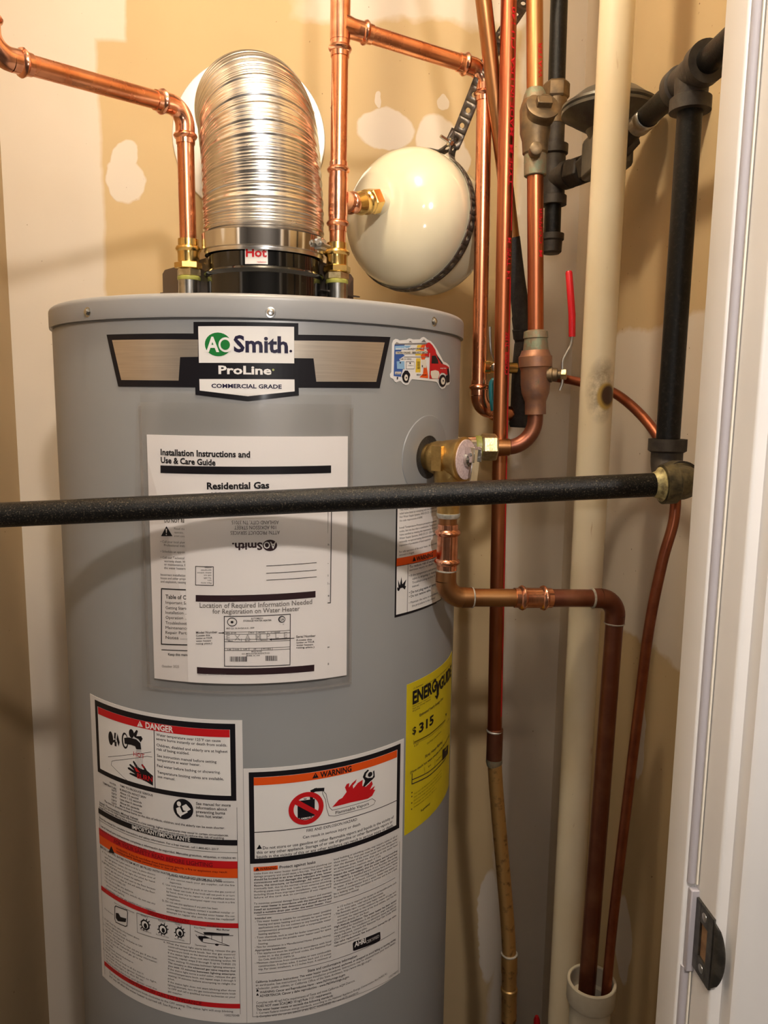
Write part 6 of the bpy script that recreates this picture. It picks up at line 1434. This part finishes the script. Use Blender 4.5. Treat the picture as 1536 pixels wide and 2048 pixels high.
st0 = l5(1.440)
MB().lathe(st0 + V((.014, -.008, 0)), (1, -.35, 0), [(0, .0110), (.007, .0110), (.008, .0095), (.014, .0090), (.015, .0055), (.024, .0055)], 24).build('valve_stem', 'bronze', vb)
hv = MB(); stp = st0 + V((.0300, -.014, 0)); hexnut(hv, stp + V((.002, 0, 0)), (1, -.35, 0), .008, .0082); hv.build('stem_nut', 'brass_hex', vb, smooth=False)
MB().sweep(spline([stp + V((.001, -.002, -.022)), stp + V((.004, -.003, -.010)), stp + V((.003, -.003, .012)), stp + V((.004, -.003, .022)), stp + V((.013, -.004, .040)), stp + V((.0145, -.004, .052))], 6), .0022, 12).build('lever', 'zinc', r5)
hb = stp + V((.0145, -.004, .052))
grip = MB().sweep([hb, hb + V((-.0015, 0, .03)), hb + V((-.0085, 0, .086)), hb + V((-.0088, 0, .0885))], [.0046, .0050, .0048, .0036], 14).build('grip', 'red_grip', r5); grip['label'] = 'red valve lever grip'
# old bronze tee with plug higher up
MB().lathe(l5(1.708), dv, [(0, .0140), (.001, .0152), (.028, .0152), (.030, .0140)], 28).build('sleeve', 'copper_patina', r5)
tb5 = MB().lathe(l5(1.734), dv, [(0, .0140), (.004, .0172), (.020, .0178), (.030, .0205), (.060, .0205), (.068, .0180), (.075, .0150), (.080, RC)], 32).build('plug_tee', 'bronze', r5)
pd = V((.02, -.86, .50)).normalized(); pc = l5(1.778) + V((.004, 0, 0))
MB().lathe(pc, pd, [(.008, .0195), (.022, .0205), (.0235, .0225), (.0265, .0225), (.028, .0195)], 32).build('plug_cap', 'bronze', tb5)
_, pu, pw = frame(pd); MB().obox(pc + pd * .031, pd, pu, pw, .0055, .0100, .0065).build('plug_head', 'bronze', tb5, bevel=.001)
MB().lathe(l5(1.735) + V((-.004, -.012, .0)), (-.1, -1, .05), [(0, .0085), (.016, .0085), (.017, .007)], 20).build('side_stub', 'bronze', tb5)
MB().lathe(l5(1.806), dv, [(0, .0165), (.006, .0150), (.014, RC)], 24).build('patina_band', 'copper_patina', tb5)
straight(r5, l5(1.498), l5(1.712), 'copper_red'); straight(r5, l5(1.812), l5(ZT), 'copper_brown')
for t, z0, z1 in (('M  COPPER', 1.60, 1.665), ('WATER', 1.83, 1.875)):
    wraptext(r5, t, l5(1.45), dv, RC, .45, .0058, z0, z1)

# small valve with teal lever between the risers
tv = thing('drain_valve', 'small brass valve with teal lever between copper pipes', 'valve', (.250, 1.168, 1.445))
mb = MB().lathe((.272, 1.168, 1.452), (-1, -.15, 0), [(0, .0085), (.014, .0085), (.015, .0115), (.026, .0115), (.028, .0085), (.042, .0085), (.043, .0100), (.052, .0100)], 24); mb.build('body', 'brass', tv, sharp=30)
MB().lathe((.238, 1.160, 1.452), (-.25, -1, 0), [(0, .0055), (.012, .0055), (.013, .0040)], 16).build('stem', 'chrome', tv)
MB().sweep(spline([(.2260, 1.146, 1.510), (.2265, 1.146, 1.496), (.2290, 1.147, 1.474), (.2340, 1.150, 1.464), (.2385, 1.150, 1.455), (.2370, 1.148, 1.440), (.2345, 1.146, 1.430)], 5), .0021, 10).build('lever', 'zinc', tv)
MB().sweep(spline([(.2355, 1.146, 1.434), (.2310, 1.146, 1.428), (.2315, 1.146, 1.410), (.2350, 1.146, 1.388)], 6), .0042, 14).build('grip', 'teal_grip', tv)

# valve low down: only the tip of its red lever shows
lv = thing('shutoff_valve', 'red valve lever tip low beside the drain pipe', 'valve', (.335, 1.15, .25))
MB().sweep([(.352, 1.17, .02), (.352, 1.17, .235)], RC, 24).build('pipe', 'copper_dull', lv)
MB().lathe((.352, 1.17, .225), (0, 0, 1), [(0, .015), (.018, .016), (.020, .019), (.045, .019), (.047, .016), (.062, .015)], 24).build('body', 'brass_cast', lv)
MB().lathe((.352, 1.155, .248), (0, -1, 0), [(0, .009), (.012, .008), (.013, .005), (.022, .005)], 16).build('stem', 'brass_cast', lv)
MB().sweep([(.350, 1.136, .245), (.346, 1.134, .285)], .0025, 10).build('lever', 'zinc', lv)
MB().sweep([(.346, 1.134, .280), (.3405, 1.134, .358), (.339, 1.134, .379), (.3388, 1.134, .385)], [.0058, .0062, .0052, .0030], 14).build('grip', 'red_grip', lv)

# ================================================================== relief valve and its discharge pipe
tv_a = SV / HR; ND = V((sin(tv_a), -cos(tv_a), 0)); P0 = V(cylp(SV, ZV, -.004))
rv = thing('relief_valve', 'brass relief valve with chrome lever on the heater shoulder', 'relief valve', P0)
vbod = MB().lathe(P0, ND, [(0, .0165), (.008, .0165), (.010, .0185), (.018, .0205), (.026, .0205), (.028, .0215), (.036, .0225), (.046, .0235), (.050, .0262), (.054, .0265), (.0555, .0245)], 44)
OX = P0 + ND * .034
vbod.lathe(OX + V((0, 0, -.004)), (0, 0, -1), [(0, .0195), (.014, .0190), (.026, .0175), (.030, .0160), (.048, .0155)], 32)
vbod.obox(P0 + ND * .030 + V((-ND.y, ND.x, 0)) * -.0205 + V((0, 0, .001)), ND, (0, 0, 1), (-ND.y, ND.x, 0), .0065, .0145, .0035)
vbo = vbod.build('valve_body', 'brass_cast', rv, sharp=30)
MB().lathe(P0 + ND * .0556, ND, [(0, .0235), (.0012, .0235), (.0014, .0228), (.0014, .009)], 36).build('tag_disc', 'tag_paper', rv)
MB().lathe(P0 + ND * .0572, ND, [(0, .0085), (.004, .0080), (.006, .0060)], 20).build('spindle', 'steel', rv)
side = V((-ND.y, ND.x, 0)); side = side if side.x > 0 else -side
lc = P0 + ND * .064 + side * .004
mb = MB().obox(lc + V((0, 0, -.010)) + ND * .002, ND, side, (.10, .06, 1), .0008, .0085, .022).obox(lc + V((0, 0, .006)) + side * .0085, ND, side, (0, 0, 1), .006, .0007, .009).obox(lc + V((0, 0, .006)) - side * .0085, ND, side, (0, 0, 1), .006, .0007, .009)
mb.build('lever', 'chrome', rv, bevel=.0006)
MB().lathe(lc + side * .0105 + V((0, 0, .006)), -side, [(0, .0022), (.021, .0022)], 10).build('lever_pin', 'steel', rv)

dp = thing('discharge_pipe', 'brown copper discharge pipe from the relief valve into the drain hub', 'copper pipe', (.343, .905, .575))
DX, DY = OX.x, OX.y
D0 = V((DX, DY, 1.290)); D1 = V((DX - .001, DY, 1.1640)); D2 = V((.3560, .9300, 1.1560)); D3 = V((.3370, .9085, .5800))
MB().lathe((DX, DY, 1.268), (0, 0, 1), [(0, RC), (0, .0135), (.018, .0140), (.030, .0140)], 28).build('male_adapter', 'brass_cast', dp)
MB().lathe((DX, DY, 1.262), (0, 0, 1), [(0, RC + .001), (.003, .0142), (.006, .0142), (.0065, .0125)], 28).build('solder_ring', 'solder', dp)
e1, e2 = elbow(dp, D0, D1, D2, 'copper_brown', style='solder', S=.012); e3_, e4 = elbow(dp, D1, D2, D3, 'copper_dull', style='solder', S=.010)
straight(dp, D0, e1 - V((0, 0, .008)), 'copper_brown')
coupling(dp, (DX, DY, 1.1985), (0, 0, 1), .056)
hd = (D2 - D1).normalized(); straight(dp, e2 - hd * .008, D1 + hd * .112, 'copper_brown'); straight(dp, D1 + hd * .112, e3_ + hd * .008, 'copper_dull')
coupling(dp, D1 + hd * .088, hd, .048)
straight(dp, e4 + (D2 - D3).normalized() * .008, D3, 'copper_dull')

# ================================================================== white drain pipe, standpipe hub, thin tube
pv = thing('drain_pipe', 'tall cream plastic pipe with scorch mark near the right wall', 'plastic pipe', (.330, .97, 0))
MB().sweep([(.3262, .970, 0), (.3335, .970, ZT)], .0205, 40).build('pipe', 'pvc_cream', pv)
hub = thing('drain_standpipe', 'open white plastic drain hub with two copper pipes hanging in it', 'drain pipe', (.3435, .900, 0))
hx, hy = .3410, .9010
MB().lathe((hx, hy, .6130), (0, 0, 1), [(0, .0262), (.001, .0305), (.004, .0318), (.0300, .0318), (.0310, .0310), (.0310, .0282), (.030, .0275), (.004, .0272), (.0035, .0210), (.0, .0208)], 48, False).build('hub', 'pvc_hub', hub, sharp=30)
MB().lathe((hx, hy, .0), (0, 0, 1), [(0, .0266), (.6145, .0266), (.6145, .0215), (.40, .0215)], 40, False).build('pipe', 'pvc_hub', hub)
tb_ = thing('copper_tube', 'thin bent copper tube curving down into the drain hub', 'copper tube', (.360, .905, .58))
tp = spline([(.2980, 1.125, 1.4385), (.3200, 1.105, 1.4360), (.3520, 1.060, 1.4260), (.3720, 1.000, 1.4100), (.3900, .930, 1.3700), (.4020, .893, 1.3200), (.4000, .876, 1.2700), (.3880, .874, 1.2150), (.3780, .876, 1.1350), (.3750, .884, 1.0350), (.3700, .892, .8900), (.3625, .896, .7200), (.3565, .8910, .5850)], 10)
tub = MB().sweep(tp, .0063, 20).build('tube', 'copper_tube', tb_)

# ================================================================== gas piping
RG = .0129
GX, GZ = .3720, 1.7420
def iron_band(mb, p, d, r, L=.013):
    mb.lathe(p, d, [(0, r - .006), (0, r), (L, r), (L + .002, r - .003)], 32)
gm = thing('gas_pipe', 'black iron gas main along the right wall with a tee', 'gas pipe', (GX, .85, GZ))
def gp(parent, a, b_, mt='iron', r=RG): return straight(parent, a, b_, mt, r)
VY = .8420
gp(gm, (GX, .578, GZ), (GX, VY - .02, GZ)); gp(gm, (GX, VY + .02, GZ), (GX, 1.045, GZ))
mb = MB().sweep([(GX, VY - .030, GZ), (GX, VY + .030, GZ)], .0178, 32).lathe((GX, VY, GZ), (0, 0, -1), [(0, .0178), (.022, .0168)], 32)
iron_band(mb, V((GX, VY - .036, GZ)), (0, 1, 0), .0212); iron_band(mb, V((GX, VY + .036, GZ)), (0, -1, 0), .0205); iron_band(mb, V((GX, VY, GZ - .036)), (0, 0, 1), .0212)
mb.build('tee', 'iron_fitting', gm)
ge = 1.3520
gp(gm, (GX, VY, GZ - .02), (GX - .001, VY, ge))
mb = MB().sweep(fillet([V((GX - .001, VY, ge + .010)), V((GX - .001, VY, ge - .030)), V((GX - .003, VY - .040, ge - .032))], .020, 8), .0172, 32)
iron_band(mb, V((GX - .001, VY, ge + .010)), (0, 0, -1), .0208); iron_band(mb, V((GX - .003, VY - .046, ge - .032)), (0, 1, 0), .0208)
mb.build('elbow', 'iron_fitting', gm)
HPy = .7700
hp = thing('gas_pipe', 'black iron gas pipe crossing in front of the water heater', 'gas pipe', (0, HPy, 1.30))
HPR = V((.3660, HPy, 1.3200)); HPL = V((-.5880, HPy, 1.2715))
hd_ = (HPL - HPR).normalized()
gp(hp, HPR + hd_ * .018, HPL, 'iron_worn_glints', .0124)
mb = MB().sweep(fillet([HPR + hd_ * .026, HPR, HPR + V((.001, .045, 0))], .018, 8), .0168, 32)
iron_band(mb, HPR + hd_ * .030, -hd_, .0205); iron_band(mb, HPR + V((.001, .040, 0)), (0, -1, 0), .0205)
mb.build('elbow', 'iron_brass_tint', hp)
MB().lathe(HPR + hd_ * .0305, hd_, [(0, .0175), (.001, .0180), (.003, .0150), (.006, .0138), (.009, .0125)], 32).build('thread_paste', 'thread_paste', hp)
# regulator
RX, RY = .3740, 1.1050
rg = thing('gas_regulator', 'round grey gas pressure regulator half hidden by cream pipe', 'gas regulator', (RX, RY, GZ))
MB().lathe((RX, RY, 1.7620), (0, 0, 1), [(0, .024), (.012, .030), (.024, .050), (.030, .0590), (.0325, .0640), (.0360, .0645), (.0375, .0620), (.0395, .0645), (.0430, .0640), (.0450, .0600), (.0600, .040), (.0640, .018), (.0780, .016), (.0790, .010)], 56).build('diaphragm_case', 'regulator_grey', rg, sharp=30)
MB().box((RX - .024, RY - .042, GZ - .026), (RX + .024, RY + .042, GZ + .030)).build('body', 'regulator_grey', rg, bevel=.006)
mb = MB(); hexnut(mb, (RX, RY - .068, GZ), (0, 1, 0), .030, .0225, .2); mb.build('inlet_hex', 'iron_fitting', rg, smooth=False, bevel=.001)
mb = MB(); hexnut(mb, (RX - .004, RY + .038, GZ), (-.12, 1, 0), .022, .0225, .2); mb.build('outlet_hex', 'iron_fitting', rg, smooth=False, bevel=.001)
# drop with union, tee and drip leg behind
GD = V((.3350, 1.2300, 0))
gd_ = thing('gas_pipe', 'black iron gas drop with brass union and capped drip leg', 'gas pipe', (GD.x, GD.y, 1.65))
def gq(z): return V((GD.x - (z - 1.72) * .012, GD.y, z))
gp(gd_, gq(1.880), gq(ZT))
mb = MB(); hexnut(mb, gq(1.858), (0, 0, 1), .024, .0198, .3); mb.lathe(gq(1.822), (0, 0, 1), [(0, .0150), (.018, .0172), (.036, .0160)], 28); mb.build('union', 'bronze', gd_, sharp=30)
gp(gd_, gq(1.775), gq(1.83), 'iron_fitting', .0142)
mb = MB().sweep([gq(1.712), gq(1.790)], .0172, 32); iron_band(mb, gq(1.704), (0, 0, 1), .0205); iron_band(mb, gq(1.792), (0, 0, -1), .0205)
td = (V((RX - .004, RY + .058, GZ)) - gq(GZ)).normalized(); mb.lathe(gq(GZ), td, [(0, .0165), (.022, .0172), (.024, .0205), (.036, .0205), (.037, .016), (.075, .0150)], 32)
mb.build('tee', 'iron_fitting', gd_)
mb = MB(); hexnut(mb, gq(GZ) + td * .036, td, .028, .0225, .4); mb.build('hex_nipple', 'iron_fitting', gd_, smooth=False, bevel=.001)
gp(gd_, gq(1.655), gq(1.715))
MB().lathe(gq(1.662), (0, 0, -1), [(0, .0130), (.001, .0185), (.010, .0185), (.012, .0160), (.028, .0155), (.031, .0120)], 28).build('cap', 'iron_fitting', gd_)
# hanger bracket under the gas main
hb_ = thing('pipe_hanger', 'curled metal pipe hanger under the black gas main', 'pipe hanger', (GX + .01, .98, GZ))
hpts = [(GX + .0135 + .010 * sin(k * .35) , 0, GZ - .016 - .0075 * k + .010 * (1 - cos(k * .35)) * .3) for k in range(7)]
mb = MB(); vs = []; 
arc = [(cos(a) * .0150, sin(a) * .0150) for a in [pi * .95 + k * pi * 1.1 / 14 for k in range(15)]] + [(.030, .012), (.074, .014)]
for (a, b_) in arc: vs += [(GX + a, .955, GZ + b_), (GX + a, .985, GZ + b_)]
mb.add(vs, [(2 * k, 2 * k + 1, 2 * k + 3, 2 * k + 2) for k in range(len(arc) - 1)])
o = mb.build('strap', 'zinc', hb_); q = o.modifiers.new('thick', 'SOLIDIFY'); q.thickness = .0016; q.offset = 1

# ================================================================== document pouch on the heater
pouch = thing('document_pouch', 'clear plastic pouch taped to the heater holding the papers', 'document pouch', cylp(0, 1.085, .003))
def film(name, off, s0, s1, z0, z1, flare):
    mb = MB(); NX, NZ = 40, 24; vs = []
    for j in range(NZ + 1):
        z = z0 + (z1 - z0) * j / NZ; t = j / NZ
        for i in range(NX + 1):
            u = i / NX; e = (1 - u) ** 4
            vs.append(cylp(s0 + (s1 - s0) * u - flare * .012 * (1 - t) * e, z, off + flare * (.010 * e * (1 - t) + .003 * e) + .0006 * sin(9 * u + 5 * t) * flare))
    mb.add(vs, [(j * (NX + 1) + i, j * (NX + 1) + i + 1, (j + 1) * (NX + 1) + i + 1, (j + 1) * (NX + 1) + i) for j in range(NZ) for i in range(NX)])
    return mb.build(name, 'clear_film', pouch)
film('front_film', .0062, -.1120, .1190, 1.0790, 1.3960, 1.0)
film('back_film', .0012, -.1120, .1190, 1.0790, 1.4060, .5)
for nm, (s0, s1, z0, z1) in dict(side_seal=(-.1118, -.1085, 1.082, 1.392), side_seal_=(.1155, .1188, 1.082, 1.392), bottom_seal=(-.1118, .1188, 1.0790, 1.0815)).items():
    o = sheet(nm.rstrip('_'), 'sealed_film', pouch, s0, s1, z0, z1, .0112 if 0 else .0066, .0003)
man = sheet('instruction_booklet', 'paper', None, -.1050, .1140, 1.0890, 1.3615, .0032, .0016)
tag(man, 'white instruction booklet inside the clear pouch', 'booklet')
label_prints(man, 'manual', .0000)
card = sheet('registration_card', 'paper', None, -.0630, .0905, 1.0895, 1.3000, .0046, .0005)
tag(card, 'folded white registration card overlapping the instruction booklet', 'card')
label_prints(card, 'registration_card', .0002)
